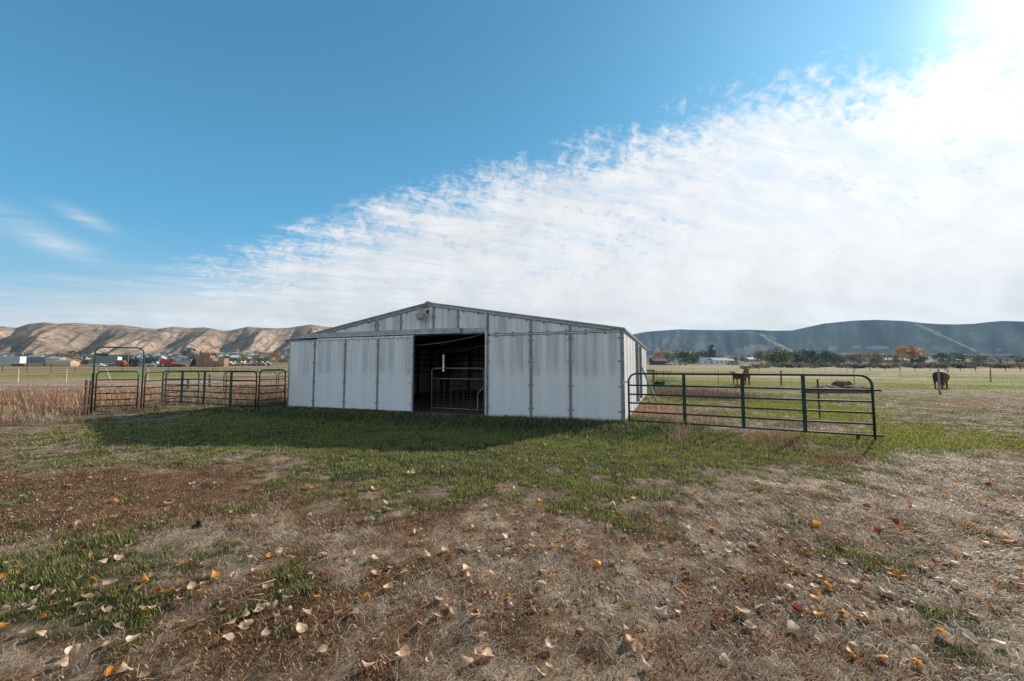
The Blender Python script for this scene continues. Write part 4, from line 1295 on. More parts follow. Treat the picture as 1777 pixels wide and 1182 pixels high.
# ------------------------------------------------------------------ posts and wire fences
WPOST = mat('white_weathered_post', (.52, .46, .40), .85, 0, .25, 12, streak=True)
TPOST = mat('t_post_dark', (.03, .045, .035), .7, 0, .4, 15)
WIRE = mat('fence_wire', (.20, .19, .18), .5, .3, .3, 10)


def fence(name, pts, label, post_kinds, hgt, wires, cat='wire fence', rw=.004, vert=0, wood=WPOST, vtop=None):
    """pts: ground points of its posts; kinds: w wood, t steel, '-' none"""
    o = empty(name, (pts[0][0], pts[0][1], H1(*pts[0])), 0, label, cat)
    ox, oy, oz = o.location
    P = [Vector((p[0] - ox, p[1] - oy, H1(*p) - oz)) for p in pts]
    rr = random.Random(len(pts) * 7 + int(abs(ox)))
    for p, k in zip(P, post_kinds):
        if k == '-': continue
        mb = MB(); ln = (rr.uniform(-.03, .03), rr.uniform(-.03, .03))
        hh = hgt * rr.uniform(.96, 1.05)
        if k == 'w': mb.tube([(0, 0, -.1), (ln[0] * .5, ln[1] * .5, hh * .5), (ln[0], ln[1], hh)], [.075, .07, .062], 8)
        else:
            mb.box(-.02, .02, -.003, .003, -.1, hh); mb.box(-.003, .003, .0031, .035, -.1, hh)
        mb.build('post', wood if k == 'w' else TPOST, o, loc=tuple(p))
    for z in wires:
        mb = MB()
        pp = []
        for i in range(len(P) - 1):
            for t in (0, .5): pp.append(P[i].lerp(P[i + 1], t) + Vector((0, -.07, z - (.02 if t else 0))))
        pp.append(P[-1] + Vector((0, -.07, z)))
        mb.tube(pp, rw, 4); mb.build('wire', WIRE, o)
    if vert:
        mb = MB(); zt = vtop or max(wires)
        for i in range(len(P) - 1):
            L_ = (P[i + 1] - P[i]).length; n = max(1, int(L_ / vert))
            for k in range(n):
                q = P[i].lerp(P[i + 1], k / n); mb.tube([q + Vector((0, -.07, min(wires))), q + Vector((0, -.07, zt))], rw * .8, 3, False)
        mb.build('mesh_wire', WIRE, o)
    return o


# woven wire fence in front of the weed field
pts = [(-42, 17.5), (-34, 16.6), (-27, 15.9), (-21.8, 15.5), (at(157, 14.9)[0], 14.9)]
fence('woven_wire_fence', pts, 'thin silver woven wire fence in front of the tall dry weeds at the left', '-tt--', 1.15, (1.15, .98, .82, .66, .5, .36, .22, .1), rw=.003, vert=.16)
# white wooden posts beyond the weeds
P_ = [at(-330, 50), at(-180, 49), at(-70, 48), at(37, 47), at(120, 46.5), at(260, 48), at(330, 50), at(420, 53), at(520, 56)]
fence('post_and_wire_fence', P_, 'wire fence on pale wooden posts beyond the weed field at the left', '--wwww---', 1.6, (1.5, 1.15, .8), rw=.006)
p = at(190, 47.5); mb = MB(); mb.tube([(0, 0, 0), (-.75, 0, 1.62)], .075, 8); o = mb.build('leaning_post', WPOST, None, True, loc=(p[0] + .55, p[1], H1(*p))); tag(o, 'pale wooden post leaning left beyond the walk gate', 'post')
for (px_, d_, hh, lab) in ((331, 27, 1.0, 'short grey wooden post behind the second bay of the shaded panel'), (368, 34, 1.15, 'brown wooden post further back behind the shaded panel')):
    p = at(px_, d_); mb = MB(); mb.tube([(0, 0, -.05), (.01, 0, hh * .6), (.0, 0, hh)], [.10, .09, .085], 9); o = mb.build('wooden_post', WOOD, None, True, loc=(p[0], p[1], H1(*p))); tag(o, lab, 'post')
# pipe corrals further back at the left
PIPE = mat('dark_pipe', (.05, .03, .028), .7, 0, .4, 10)


def pipe_fence(px0, d0, px1, d1, n, label, hh=1.4, rails=(1.35, .95, .55), m=PIPE, rr_=.03):
    a = Vector(at(px0, d0)); b = Vector(at(px1, d1))
    o = empty('pipe_fence', (a.x, a.y, H1(a.x, a.y)), 0, label, 'pipe fence')
    prev = None
    P = []
    for i in range(n + 1):
        q = a.lerp(b, i / n); P.append(Vector((q.x - a.x, q.y - a.y, H1(q.x, q.y) - o.location.z)))
    for q in P:
        mb = MB(); mb.tube([(0, 0, -.1), (0, 0, hh)], rr_ * 1.5, 6); mb.build('post', m, o, loc=tuple(q))
    for z in rails:
        mb = MB(); mb.tube([q + Vector((0, 0, z)) for q in P], rr_, 5); mb.build('rail', m, o)
    return o


pipe_fence(-120, 84, 560, 92, 17, 'dark pipe fence with three rails crossing the green strip at the left')
pipe_fence(-100, 135, 560, 140, 14, 'second dark pipe fence, close in front of the trailers and the haystack', 1.3, (1.25, .8), rr_=.035)
fence('hay_yard_fence', [at(368, 74), at(386, 74), at(405, 75), at(440, 76)], 'short run of pale posts with a diagonal brace below the haystack', 'wwtw', 1.5, (1.4, .9), rw=.008)
# right hand fences
P1_ = [at(1150, 40), at(1244, 39), at(1352, 38), at(1478, 36.5)]
fence('pasture_fence', P1_, 'wire fence with a brown wooden post crossing the pasture behind the long panel', 'ttwt', 1.42, (1.35, 1.0, .65, .3), rw=.004, wood=WOOD)
P2_ = [at(1478, 36.5), at(1552, 32), at(1624, 27.8), at(1777, 27.6), at(1990, 27.5)]
fence('pasture_fence', P2_, 'wire fence on one grey wooden post in front of the grazing cow at the right', '--w-t', 1.55, (1.4, 1.05, .75, .45), rw=.005, wood=WOODG)
P3_ = [at(1478, 70), at(1557.6, 62), at(1640, 55), at(1713, 47.8), at(1850, 42)]
fence('far_pasture_fence', P3_, 'wire fence on a grey wooden post at the far right of the pasture', 'ttwww', 1.45, (1.3, .9, .5), rw=.006, wood=WOODG)
fence('mesh_fence', [at(px_, 86) for px_ in range(1125, 1470, 38)], 'long thin mesh fence on steel posts along the back of the pasture', 't' * 10, 1.35, (1.3, 1.0, .7, .4), rw=.008, vert=1.5)
pipe_fence(1480, 108, 2000, 108, 20, 'dark post and rail fence along the back of the pasture at the right', 1.35, (1.2, .8), rr_=.05)
p = at(1425, 13.1 * 1.02); p = G(1424, 728); o = empty('t_post', (p[0], p[1], 0), 0, 'lone dark steel post standing upright behind the last bay of the long panel', 'post')
mb = MB(); mb.box(-.022, .022, -.004, .004, -.1, 1.32); mb.box(-.004, .004, .0041, .04, -.1, 1.32); mb.build('shaft', RUST, o)
o.rotation_euler = (0, R(-1.5), R(20))
p = at(225.5, 120); mb = MB(); mb.tube([(0, 0, 0), (0, 0, 2.3), (0, 0, 4.3)], [.06, .05, .04], 6); o = mb.build('marker_pole', mat('red_white_pole', (.5, .16, .12), .6, c2=(.6, .5, .45), scale=.8), None, loc=(p[0], p[1], H1(*p))); tag(o, 'slender red and white pole standing in front of the machinery at the left', 'pole')


# ------------------------------------------------------------------ hay heap in the pasture
def lump(name, m, pts, seed, parent=None, flat=.75, loc=(0, 0, 0)):
    """pile of straw: overlapping rough mounds as one surface"""
    nx, ny = 70, 26
    x0 = min(p[0] - p[2] for p in pts); x1 = max(p[0] + p[2] for p in pts); y0 = min(p[1] - p[3] for p in pts); y1 = max(p[1] + p[3] for p in pts)
    X_, Y_ = np.meshgrid(np.linspace(x0, x1, nx), np.linspace(y0, y1, ny))
    Z_ = np.full(X_.shape, -.1)
    for (cx, cy, rx, ry, hz) in pts:
        dd = ((X_ - cx) / rx) ** 2 + ((Y_ - cy) / ry) ** 2
        Z_ = np.maximum(Z_, hz * np.clip(1 - dd ** 1.6, -0.2, 1))
    Z_ = Z_ + (Z_ > 0.03) * (.16 * (fbm(X_ * 3, Y_ * 3, 1, 4, seed) - .5) + .05 * (RS.rand(*X_.shape) - .5))
    V = np.stack([X_.ravel(), Y_.ravel(), Z_.ravel()], 1)
    i = np.arange(ny - 1)[:, None] * nx + np.arange(nx - 1)[None, :]
    f = np.stack([i, i + 1, i + nx + 1, i + nx], -1).reshape(-1, 4)
    return link_mesh(name, npmesh(name, V, f.ravel(), np.full(len(f), 4), None, m), parent, loc)


HAY = mat('old_hay', (.15, .085, .06), .95, 0, .5, 9, c2=(.22, .14, .09), bump=1.0)
p = at(1448, 27.5)
o = lump('hay_pile', HAY, [(-1.3, 0, 1.1, .8, .42), (-.3, .1, 1.2, .9, .48), (.6, 0, 1.3, .8, .50), (1.6, 0, .75, .7, .45), (.55, .4, .75, .6, .82), (1.0, .4, .45, .5, .78)], 3, None, loc=(p[0], p[1], H1(*p)))
tag(o, 'low dark brown heap of old hay lying in the pasture', 'hay pile')


# ------------------------------------------------------------------ cattle
def cattle_mat(name, c, face):
    m = bpy.data.materials.new(name); h = N(nt(m))
    g = h.new('ShaderNodeTexCoord').outputs['Object']
    sep = h.new('ShaderNodeSeparateXYZ'); h.l.new(g, sep.inputs[0])
    nz = h.noise(g, 5, 4, .6)
    c_ = h.mix(h.ss(.35, .65, nz), tuple(x * .6 for x in c) + (1,), c + (1,))
    k = h.ss(1.12, 1.2, h.m('ADD', sep.outputs[0], h.m('MULTIPLY', nz, .08)))
    c_ = h.mix(h.m('MULTIPLY', k, face), c_, (.50, .38, .28, 1))
    low_ = h.ss(.14, .06, sep.outputs[2]); c_ = h.mix(low_, c_, (.03, .022, .018, 1))
    p = h.new('ShaderNodeBsdfPrincipled'); h.l.new(c_, p.inputs['Base Color']); p.inputs['Roughness'].default_value = .75
    p.inputs['Sheen Weight'].default_value = 0.45; p.inputs['Sheen Roughness'].default_value = .35; p.inputs['Sheen Tint'].default_value = (1, .75, .55, 1)
    finish(h, p.outputs[0]); return m


def cow(name, p, rz, label, graze, m, s=1.0, g=1.0):
    """one body grown together from overlapping tapered limbs and remeshed into a single skin"""
    mb = MB()
    mb.tube([(-1.02, 0, 1.06), (-.95, 0, 1.06), (-.8, 0, 1.05), (-.5, 0, 1.02), (-.1, 0, .97), (.3, 0, .97), (.58, 0, 1.02), (.78, 0, 1.06), (.88, 0, 1.08)],
            [.08, .22 * g, .30 * g, .36 * g, .40 * g, .39 * g, .34 * g, .24 * g, .1], 18)
    if graze: hd = [(.6, 0, 1.1), (.95, .04, .95), (1.2, .1, .68), (1.32, .14, .50), (1.40, .17, .30), (1.44, .18, .14), (1.45, .18, .10)]
    else: hd = [(.6, 0, 1.1), (.88, 0, 1.22), (1.1, .02, 1.33), (1.26, .04, 1.36), (1.42, .06, 1.22), (1.54, .07, 1.08), (1.56, .07, 1.05)]
    mb.tube(hd, [.27, .22, .16, .145, .115, .095, .05], 14)
    P = hd[3]
    for sg in (-1, 1):
        mb.tube([(P[0] - .02, P[1] + sg * .08, P[2] + .03), (P[0] - .05, P[1] + sg * .2, P[2] + .05), (P[0] - .08, P[1] + sg * .31, P[2])], [.05, .055, .02], 8)
        mb.tube([(-.82, sg * .14, 1.0), (-.78, sg * .2, .72), (-.86, sg * .2, .56), (-.98, sg * .2, .44), (-.94, sg * .2, .18), (-.92, sg * .2, .07), (-.88, sg * .2, .0)], [.2, .15, .095, .07, .05, .06, .065], 12)
        mb.tube([(.56, sg * .15, .95), (.58, sg * .19, .68), (.58, sg * .19, .46), (.57, sg * .19, .2), (.58, sg * .19, .07), (.61, sg * .19, 0)], [.17, .115, .072, .05, .06, .065], 12)
    mb.tube([(-1.02, 0, 1.18), (-1.14, 0, 1.12), (-1.18, 0, .85), (-1.17, 0, .55), (-1.16, 0, .38)], [.05, .038, .03, .045, .02], 8)
    mb.tube([(.62, 0, .8), (.8, 0, .8), (.9, 0, .95)], [.1, .1, .08], 8)
    o = mb.build(name, m, None, True, loc=(p[0], p[1], H1(*p)))
    o.rotation_euler = (0, 0, rz); o.scale = (s, s, s)
    rm = o.modifiers.new('join', 'REMESH'); rm.mode = 'VOXEL'; rm.voxel_size = .03; rm.use_smooth_shade = True
    sm = o.modifiers.new('soften', 'SMOOTH'); sm.factor = .5; sm.iterations = 4
    return tag(o, label, 'cow')


RED = cattle_mat('red_cow_hide', (.22, .075, .035), .8)
RED3 = cattle_mat('red_brown_cow_hide', (.30, .10, .045), .12)
RED2 = cattle_mat('dark_red_cow_hide', (.075, .026, .016), .25)
cow('cow', at(1279, 41), R(-152), 'red cow with a pale face standing and looking over the fence, left one of two', False, RED, .92)
cow('cow', at(1292.5, 40), R(-119), 'red cow facing the camera beside the pale faced one', False, RED3, 1.12, .8)
cow('cow', at(1628, 33.5), R(33), 'dark reddish brown cow standing behind the grey fence post at the right', True, RED2, 1.0, 1.2)


# ------------------------------------------------------------------ trees
def crown_mesh(name, m, kind, seed, n=420):
    rr = np.random.RandomState(seed)
    V = []
    if kind == 'round': lobes = [(rr.uniform(-.35, .35), rr.uniform(-.35, .35), rr.uniform(.16, .68), rr.uniform(.2, .32)) for _ in range(13)]
    elif kind == 'tall': lobes = [(rr.uniform(-.1, .1), rr.uniform(-.1, .1), z, .19 - abs(z - .45) * .16) for z in np.linspace(.18, .92, 8)]
    elif kind == 'cone': lobes = [(0, 0, z, .30 * (1.03 - z)) for z in np.linspace(.12, .97, 9)]
    else: lobes = [(rr.uniform(-.55, .55), rr.uniform(-.4, .4), rr.uniform(.15, .42), rr.uniform(.18, .3)) for _ in range(9)]
    per = n // len(lobes)
    for (lx, ly, lz, lr) in lobes:
        for _ in range(per):
            d = rr.normal(size=3); d /= np.linalg.norm(d)
            c = np.array([lx, ly, lz]) + d * lr * rr.uniform(.55, 1.08) * np.array([1, 1, .85])
            if c[2] < .03: c[2] = .03 + rr.rand() * .05
            a = rr.normal(size=3); a /= np.linalg.norm(a); b = np.cross(a, d); b /= (np.linalg.norm(b) + 1e-6); s = rr.uniform(.022, .055)
            V.append([c - a * s - b * s, c + a * s - b * s * .6, c + a * s * .8 + b * s, c - a * s * .7 + b * s * .9])
    V = np.array(V).reshape(-1, 3)
    return npmesh(name, V, np.arange(len(V)), np.full(len(V) // 4, 4), None, m)


def trunk_mesh(name, m, kind, seed):
    rr = random.Random(seed); mb = MB()
    if kind == 'bush': mb.tube([(0, 0, -.02), (0, 0, .25)], [.03, .01], 5)
    else:
        mb.tube([(0, 0, -.02), (.01, 0, .3), (0, .01, .6), (0, 0, .85)], [.035, .025, .016, .006], 6)
        for k in range(6):
            a = rr.uniform(0, 6.28); z = rr.uniform(.25, .6); l = .3 if kind == 'round' else .1
            mb.tube([(0, 0, z), (l * .6 * math.cos(a), l * .6 * math.sin(a), z + .15), (l * math.cos(a), l * math.sin(a), z + .3)], [.014, .009, .003], 4)
    return mb.mesh(name, m)


TC = {'green': (.075, .115, .045), 'olive': (.18, .165, .07), 'dark': (.038, .068, .048), 'yellow': (.36, .25, .07), 'orange': (.50, .22, .06), 'rust': (.32, .18, .11), 'grey': (.20, .165, .12)}
TM = {k: leafy('foliage_' + k, c, .35, var=.45, scale=2.5, haze=5500, objrand=.5) for k, c in TC.items()}
BARK = mat('bark', (.10, .08, .06), .9, haze=5500)
CM = {}
for kind in ('round', 'tall', 'cone', 'bush'):
    for k in TC:
        for i in range(2): CM[kind, k, i] = crown_mesh('crown_%s_%s' % (kind, k), TM[k], kind, hash_seed := (len(CM) * 13 + 5))
TRK = {kind: trunk_mesh('trunk_' + kind, BARK, kind, 5) for kind in ('round', 'tall', 'cone', 'bush')}
CN = {'green': 'green', 'olive': 'olive green', 'dark': 'dark green', 'yellow': 'yellow', 'orange': 'orange', 'rust': 'rust brown', 'grey': 'grey brown'}
tr = random.Random(99)


def tree(px_, d_, hh, kind, colr, label=None, group=None, wide=1.0):
    p = at(px_, d_)
    nm = {'round': 'broadleaf_tree', 'tall': 'poplar_tree', 'cone': 'conifer_tree', 'bush': 'bush'}[kind]
    side = 'below the tan hills at the left' if px_ < 700 else 'below the shaded hills at the right'
    kn = {'round': 'round leafy tree', 'tall': 'tall narrow tree', 'cone': 'pointed evergreen tree', 'bush': 'low bush'}[kind]
    if label is None:
        label = '%s %s %s' % (CN[colr], kn, side); group = '%s %ss %s' % (CN[colr], kn, side)
    o = empty(nm, (p[0], p[1], H1(*p) - .05), tr.uniform(0, 6.28), label, 'bush' if kind == 'bush' else 'tree', group)
    o.scale = (hh * wide, hh * wide, hh)
    link_mesh('crown', CM[kind, colr, tr.randrange(2)], o); link_mesh('trunk', TRK[kind], o)
    return o


# placed ones
tree(1581, 330, 17, 'round', 'orange', 'big orange autumn tree at the right, the tallest in the tree line', None, 1.15)
tree(1590, 322, 9.5, 'bush', 'dark', 'dark green bushy tree in front of the big orange tree', None, 1.1)
tree(324.5, 420, 17, 'round', 'dark', 'dark rounded evergreen standing above the houses left of the haystack', None, .75)
tree(363, 230, 9, 'round', 'rust', 'rust brown tree rising behind the haystack', None, 1.0)
tree(480, 380, 11, 'round', 'orange', 'bright orange tree just left of the barn corner', None, 1.0)
tree(448, 370, 9, 'round', 'orange', 'smaller orange tree left of the bright orange one near the barn corner', None, .8)
tree(1143, 620, 18, 'round', 'orange', 'orange tree by the houses right of the barn, left of a similar one', None, .9)
tree(1153, 640, 20, 'round', 'yellow', 'yellow orange tree by the houses right of the barn', None, .9)
tree(1188, 330, 13, 'round', 'green', 'full green tree right of the long dark shed', None, 1.15)
tree(1202, 335, 11, 'round', 'olive', 'olive tree touching the full green tree beside the long dark shed', None, 1.0)
tree(1234, 520, 21, 'tall', 'dark', 'tall dark narrow tree at the end of the green tree row', None, 1.1)
tree(1222, 515, 17, 'round', 'green', 'green tree beside the tall dark narrow tree', None, .9)
for px_, kk in ((1195, 'green'), (1208, 'dark'), (1178, 'rust'), (1170, 'rust'), (1160, 'olive')): tree(px_, 505 + tr.uniform(-10, 10), tr.uniform(13, 18), 'round', kk)
for px_, kk, hh in ((1319, 'grey', 12), (1338, 'dark', 8.5), (1346, 'olive', 13), (1352, 'green', 12), (1357, 'green', 10), (1375, 'green', 11), (1383, 'dark', 9), (1400, 'dark', 11), (1408, 'green', 11), (1416, 'olive', 9), (1432, 'dark', 10), (1442, 'green', 9),
                   (1331, 'yellow', 9), (1362, 'yellow', 7), (1388, 'yellow', 6), (1370, 'olive', 7), (1455, 'rust', 8), (1462, 'olive', 7), (1474, 'olive', 7), (1485, 'rust', 9), (1492, 'rust', 8), (1503, 'olive', 8), (1520, 'yellow', 9), (1526, 'green', 7),
                   (1541, 'olive', 8), (1550, 'grey', 7), (1560, 'olive', 7), (1634, 'dark', 9), (1661, 'green', 9), (1688, 'olive', 8), (1704, 'grey', 5), (1718, 'rust', 5), (1730, 'grey', 5), (1745, 'yellow', 4.5), (1762, 'rust', 5), (1776, 'grey', 5), (1510, 'olive', 6), (1700, 'grey', 7)):
    tree(px_, tr.uniform(310, 400), hh * 1.25, 'round', kk)
for i in range(130):
    tree(tr.uniform(1125, 1570) if i < 110 else tr.uniform(1600, 1790), tr.uniform(420, 1250), tr.uniform(7, 13), tr.choice(['round', 'bush', 'round']), tr.choice(['olive', 'green', 'yellow', 'rust', 'grey', 'olive']))
# left valley
for px_, d_, hh, kind, kk in ((30, 520, 11, 'bush', 'dark'), (42, 530, 12, 'bush', 'dark'), (55, 500, 13, 'round', 'olive'), (113, 250, 9, 'round', 'olive'), (122, 245, 8, 'round', 'yellow'), (128, 250, 8, 'round', 'olive'), (136, 300, 11, 'round', 'dark'),
                              (140, 240, 7, 'bush', 'orange'), (150, 230, 5, 'bush', 'green'), (158, 235, 5, 'bush', 'rust'), (186, 260, 9, 'round', 'dark'), (218, 240, 9, 'bush', 'dark'), (256, 260, 10, 'bush', 'dark'), (264, 250, 8, 'bush', 'dark'),
                              (276, 300, 9, 'bush', 'grey'), (337, 300, 9, 'round', 'grey'), (350, 480, 11, 'cone', 'dark'), (395, 320, 7, 'round', 'green'), (404, 300, 6, 'bush', 'olive'), (415, 300, 6, 'bush', 'green'), (425, 350, 8, 'round', 'yellow'),
                              (434, 320, 6, 'bush', 'olive'), (458, 330, 6, 'bush', 'green'), (465, 340, 7, 'bush', 'olive'), (492, 300, 6, 'bush', 'olive'), (500, 500, 9, 'bush', 'olive'), (388, 400, 8, 'bush', 'green'), (12, 420, 8, 'bush', 'olive'), (168, 210, 4, 'bush', 'rust')):
    tree(px_, d_, hh, kind, kk, wide=1.0)
for i in range(110):
    tree(tr.uniform(-20, 520), tr.uniform(450, 1350), tr.uniform(5, 10), tr.choice(['round', 'bush', 'bush']), tr.choice(['olive', 'dark', 'green', 'yellow', 'grey', 'dark', 'rust']))
# dark scrub along the back of the right pasture
for i in range(70):
    px_ = 1290 + i * 7.3 + tr.uniform(-4, 4)
    tree(px_, tr.uniform(140, 200), tr.uniform(2.2, 4.4), 'bush', tr.choice(['grey', 'dark', 'grey']), 'low dark scrub bush at the back of the right pasture', 'scrub bushes at the back of the right pasture', 1.2)


# ------------------------------------------------------------------ buildings and machines far off
def fm(name, c, **k): return mat(name, c, k.pop('rough', .7), haze=6500, var=.12, **k)


WHITE = fm('far_white_paint', (.72, .72, .70)); TAN = fm('far_tan_wall', (.56, .40, .26)); GREYW = fm('far_grey_wall', (.30, .31, .32)); BLUER = fm('far_blue_roof', (.22, .34, .42)); GREYR = fm('far_grey_roof', (.36, .42, .44))
DKR = fm('far_dark_roof', (.06, .055, .06)); BRNR = fm('far_brown_roof', (.20, .13, .10)); GLS = fm('far_glass', (.04, .05, .06), rough=.2); TIRE = fm('tyre_rubber', (.02, .02, .02)); REDP = fm('red_machine_paint', (.55, .045, .03)); RSTP = fm('rusty_machine', (.24, .09, .045)); DKP = fm('dark_machine', (.06, .035, .045))


def house(px_, d_, w, dp, hh, rh, rot, wm, rm, label, group=None, nwin=2, nm='house', cat='house'):
    p = at(px_, d_); o = empty(nm, (p[0], p[1], H1(*p) - .2), rot, label, cat, group)
    hh += .2
    mb = MB(); mb.prism([(-w / 2, -dp / 2, 0), (-w / 2, dp / 2, 0), (-w / 2, dp / 2, hh), (-w / 2, 0, hh + rh), (-w / 2, -dp / 2, hh)], (w, 0, 0)); mb.build('wall', wm, o)
    mb = MB(); e = .4
    for s in (-1, 1):
        y1 = s * (dp / 2 + e); z1 = hh - rh * e / (dp / 2)
        mb.prism([(-w / 2 - e, 0, hh + rh + .05), (-w / 2 - e, y1, z1 + .05), (-w / 2 - e, y1, z1 + .2), (-w / 2 - e, 0, hh + rh + .2)], (w + 2 * e, 0, 0))
    mb.build('roof', rm, o)
    for k in range(nwin):
        x = -w / 2 + w * (k + .7) / (nwin + .6); f = MB(); f.box(x - .6, x + .6, -dp / 2 - .04, -dp / 2 + .05, 1.1, 2.2); f.build('window', GLS, o)
    if nwin:
        f = MB(); f.box(w * .42 - .5, w * .42 + .5, -dp / 2 - .05, -dp / 2 + .05, .2, 2.2); f.build('door', DKR, o)
    return o


house(104, 178, 5.2, 5, 2.9, .9, R(8), TAN, GREYR, 'tan shed with a grey blue roof beside the cattle trailer', nwin=0, nm='shed', cat='shed')
house(121, 170, 6.0, 4, 2.0, .7, R(4), TAN, GREYR, 'lower tan shed with a grey blue roof, right of the taller one', nwin=0, nm='shed', cat='shed')
house(1141, 270, 9, 7, 2.4, 1.6, R(5), DKR, DKR, 'long dark shed with a low roof right of the barn', nwin=0, nm='shed', cat='shed')
house(1226, 300, 10, 8, 3, 1.8, R(-12), WHITE, BLUER, 'white ranch building with a pale blue roof, left half of a pair')
house(1245, 298, 13, 8, 2.8, 1.8, R(10), WHITE, BLUER, 'longer white ranch building with a pale blue roof, right half of a pair', nwin=3)
house(1261, 330, 9, 4, 2.6, .7, R(0), BRNR, WHITE, 'low open shed with a white roof behind the blue roofed buildings', nwin=0, nm='shed', cat='shed')
house(1127, 600, 13, 9, 4, 3, R(20), WHITE, GREYR, 'pale house right behind the barn corner')
house(1419, 330, 5, 5, 3, 2, R(60), WHITE, GREYR, 'small white gabled house between dark green trees')
house(1303, 480, 14, 8, 3, 2, R(8), GREYW, WHITE, 'grey house with a white roof left of the tree row')
house(1450, 370, 9, 6, 2.4, 1.6, R(0), BRNR, TAN, 'low building with a tan roof at the right of the tree row')
house(1646, 420, 20, 8, 2.2, 1.2, R(0), GREYW, WHITE, 'long low building with a white roof right of the big orange tree')
hp = [(250, 620), (258, 700), (285, 560), (297, 520), (302, 430), (310, 480), (318, 560), (340, 640), (346, 520), (374, 700), (389, 560), (392, 800), (401, 520), (420, 640), (428, 480), (449, 560), (452, 860), (484, 720), (488, 620), (470, 520), (232, 760), (242, 480), (66, 380), (18, 760), (5, 560), (148, 560), (160, 700), (275, 380), (330, 380), (412, 400)]
for _ in range(26): hp.append((tr.uniform(230, 500), tr.uniform(800, 1320)))
for i, (px_, d_) in enumerate(hp):
    wm = tr.choice([WHITE, WHITE, TAN, GREYW]); rm = tr.choice([GREYR, WHITE, DKR, BRNR, GREYR])
    wn = {WHITE: 'white', TAN: 'tan', GREYW: 'grey'}[wm]; rn = {GREYR: 'grey', WHITE: 'white', DKR: 'dark', BRNR: 'brown'}[rm]
    house(px_, d_, tr.uniform(9, 15), tr.uniform(7, 9), tr.uniform(2.6, 3.6), tr.uniform(1.4, 2.4), R(tr.uniform(-40, 40)), wm, rm, 'small far %s house with a %s roof in the valley at the left' % (wn, rn), 'far %s houses with %s roofs' % (wn, rn))
for (px_, d_) in ((1178, 420), (1212, 450), (1290, 560), (1330, 620), (1480, 420), (1500, 330), (1535, 330), (1555, 345), (1700, 600)):
    wm = tr.choice([WHITE, TAN]); rm = tr.choice([GREYR, WHITE, BRNR])
    wn = {WHITE: 'white', TAN: 'tan'}[wm]; rn = {GREYR: 'grey', WHITE: 'white', BRNR: 'brown'}[rm]
    house(px_, d_, tr.uniform(8, 12), 7, 2.6, 1.6, R(tr.uniform(-30, 30)), wm, rm, 'small far %s house with a %s roof below the shaded hills' % (wn, rn), 'far %s houses with %s roofs at the right' % (wn, rn))


def wheel(o, x, y, r, w=.25):
    t = MB()
    t.tube([(0, -w / 2, 0), (0, w / 2, 0)], r, 16); q = t.build('wheel', TIRE, o, loc=(x, y, r))
    t = MB(); t.tube([(0, -w / 2 - .02, 0), (0, w / 2 + .02, 0)], r * .5, 12); t.build('rim', GREYW, q)


def trailer(px_, d_, L_, rot, label, m, end, holes=False):
    p = at(px_, d_); o = empty('semi_trailer', (p[0], p[1], H1(*p)), rot, label, 'trailer')
    mb = MB(); mb.box(-L_ / 2, L_ / 2, -1.25, 1.25, 1.1, 4.0)
    mb.build('body', m, o)
    mb = MB(); mb.box(-L_ / 2 - .02, L_ / 2 + .04, -1.28, 1.28, 4.001, 4.08)
    mb.box(-L_ / 2, L_ / 2, -1.27, -1.251, 1.05, 1.2); mb.build('trim', WHITE, o)
    mb = MB(); mb.box(L_ / 2 + .001, L_ / 2 + .06, -1.2, -.02, 1.15, 3.95); mb.box(L_ / 2 + .001, L_ / 2 + .06, .02, 1.2, 1.15, 3.95); mb.build('rear_door', end, o)
    if holes:
        mb = MB()
        for z in (1.5, 1.95, 2.4, 2.85, 3.3, 3.7):
            x = -L_ / 2 + .3
            while x < L_ / 2 - .3: mb.box(x, x + .28, -1.256, -1.2501, z, z + .14); x += .5
        mb.build('air_slots', DKR, o)
        mb = MB()
        for x in np.linspace(-L_ / 2 + .15, L_ / 2 - .15, 9): mb.box(x - .05, x + .05, -1.29, -1.2505, 1.1, 4)
        mb.build('rib', GREYR, o)
    for x in (L_ / 2 - 1.4, L_ / 2 - 2.7):
        for y in (-1.05, 1.05): wheel(o, x, y, .5)
    mb = MB(); mb.box(-L_ / 2 + 1.8, -L_ / 2 + 2.0, -1.0, -.85, .05, 1.1); mb.box(-L_ / 2 + 1.8, -L_ / 2 + 2.0, .85, 1.0, .05, 1.1); mb.build('landing_leg', DKR, o)
    return o


LGREY = fm('trailer_grey', (.38, .42, .46)); MGREY = fm('trailer_blue_grey', (.17, .20, .235))
trailer(13, 170, 13.6, R(4), 'long pale grey box trailer with a white rear end at the far left', LGREY, WHITE)
trailer(72, 182, 12, R(3), 'grey slotted cattle trailer parked between the box trailer and the tan sheds', MGREY, LGREY, True)
trailer(188, 172, 9.5, R(10), 'blue grey box trailer with white rear doors seen through the tall arch', MGREY, WHITE)


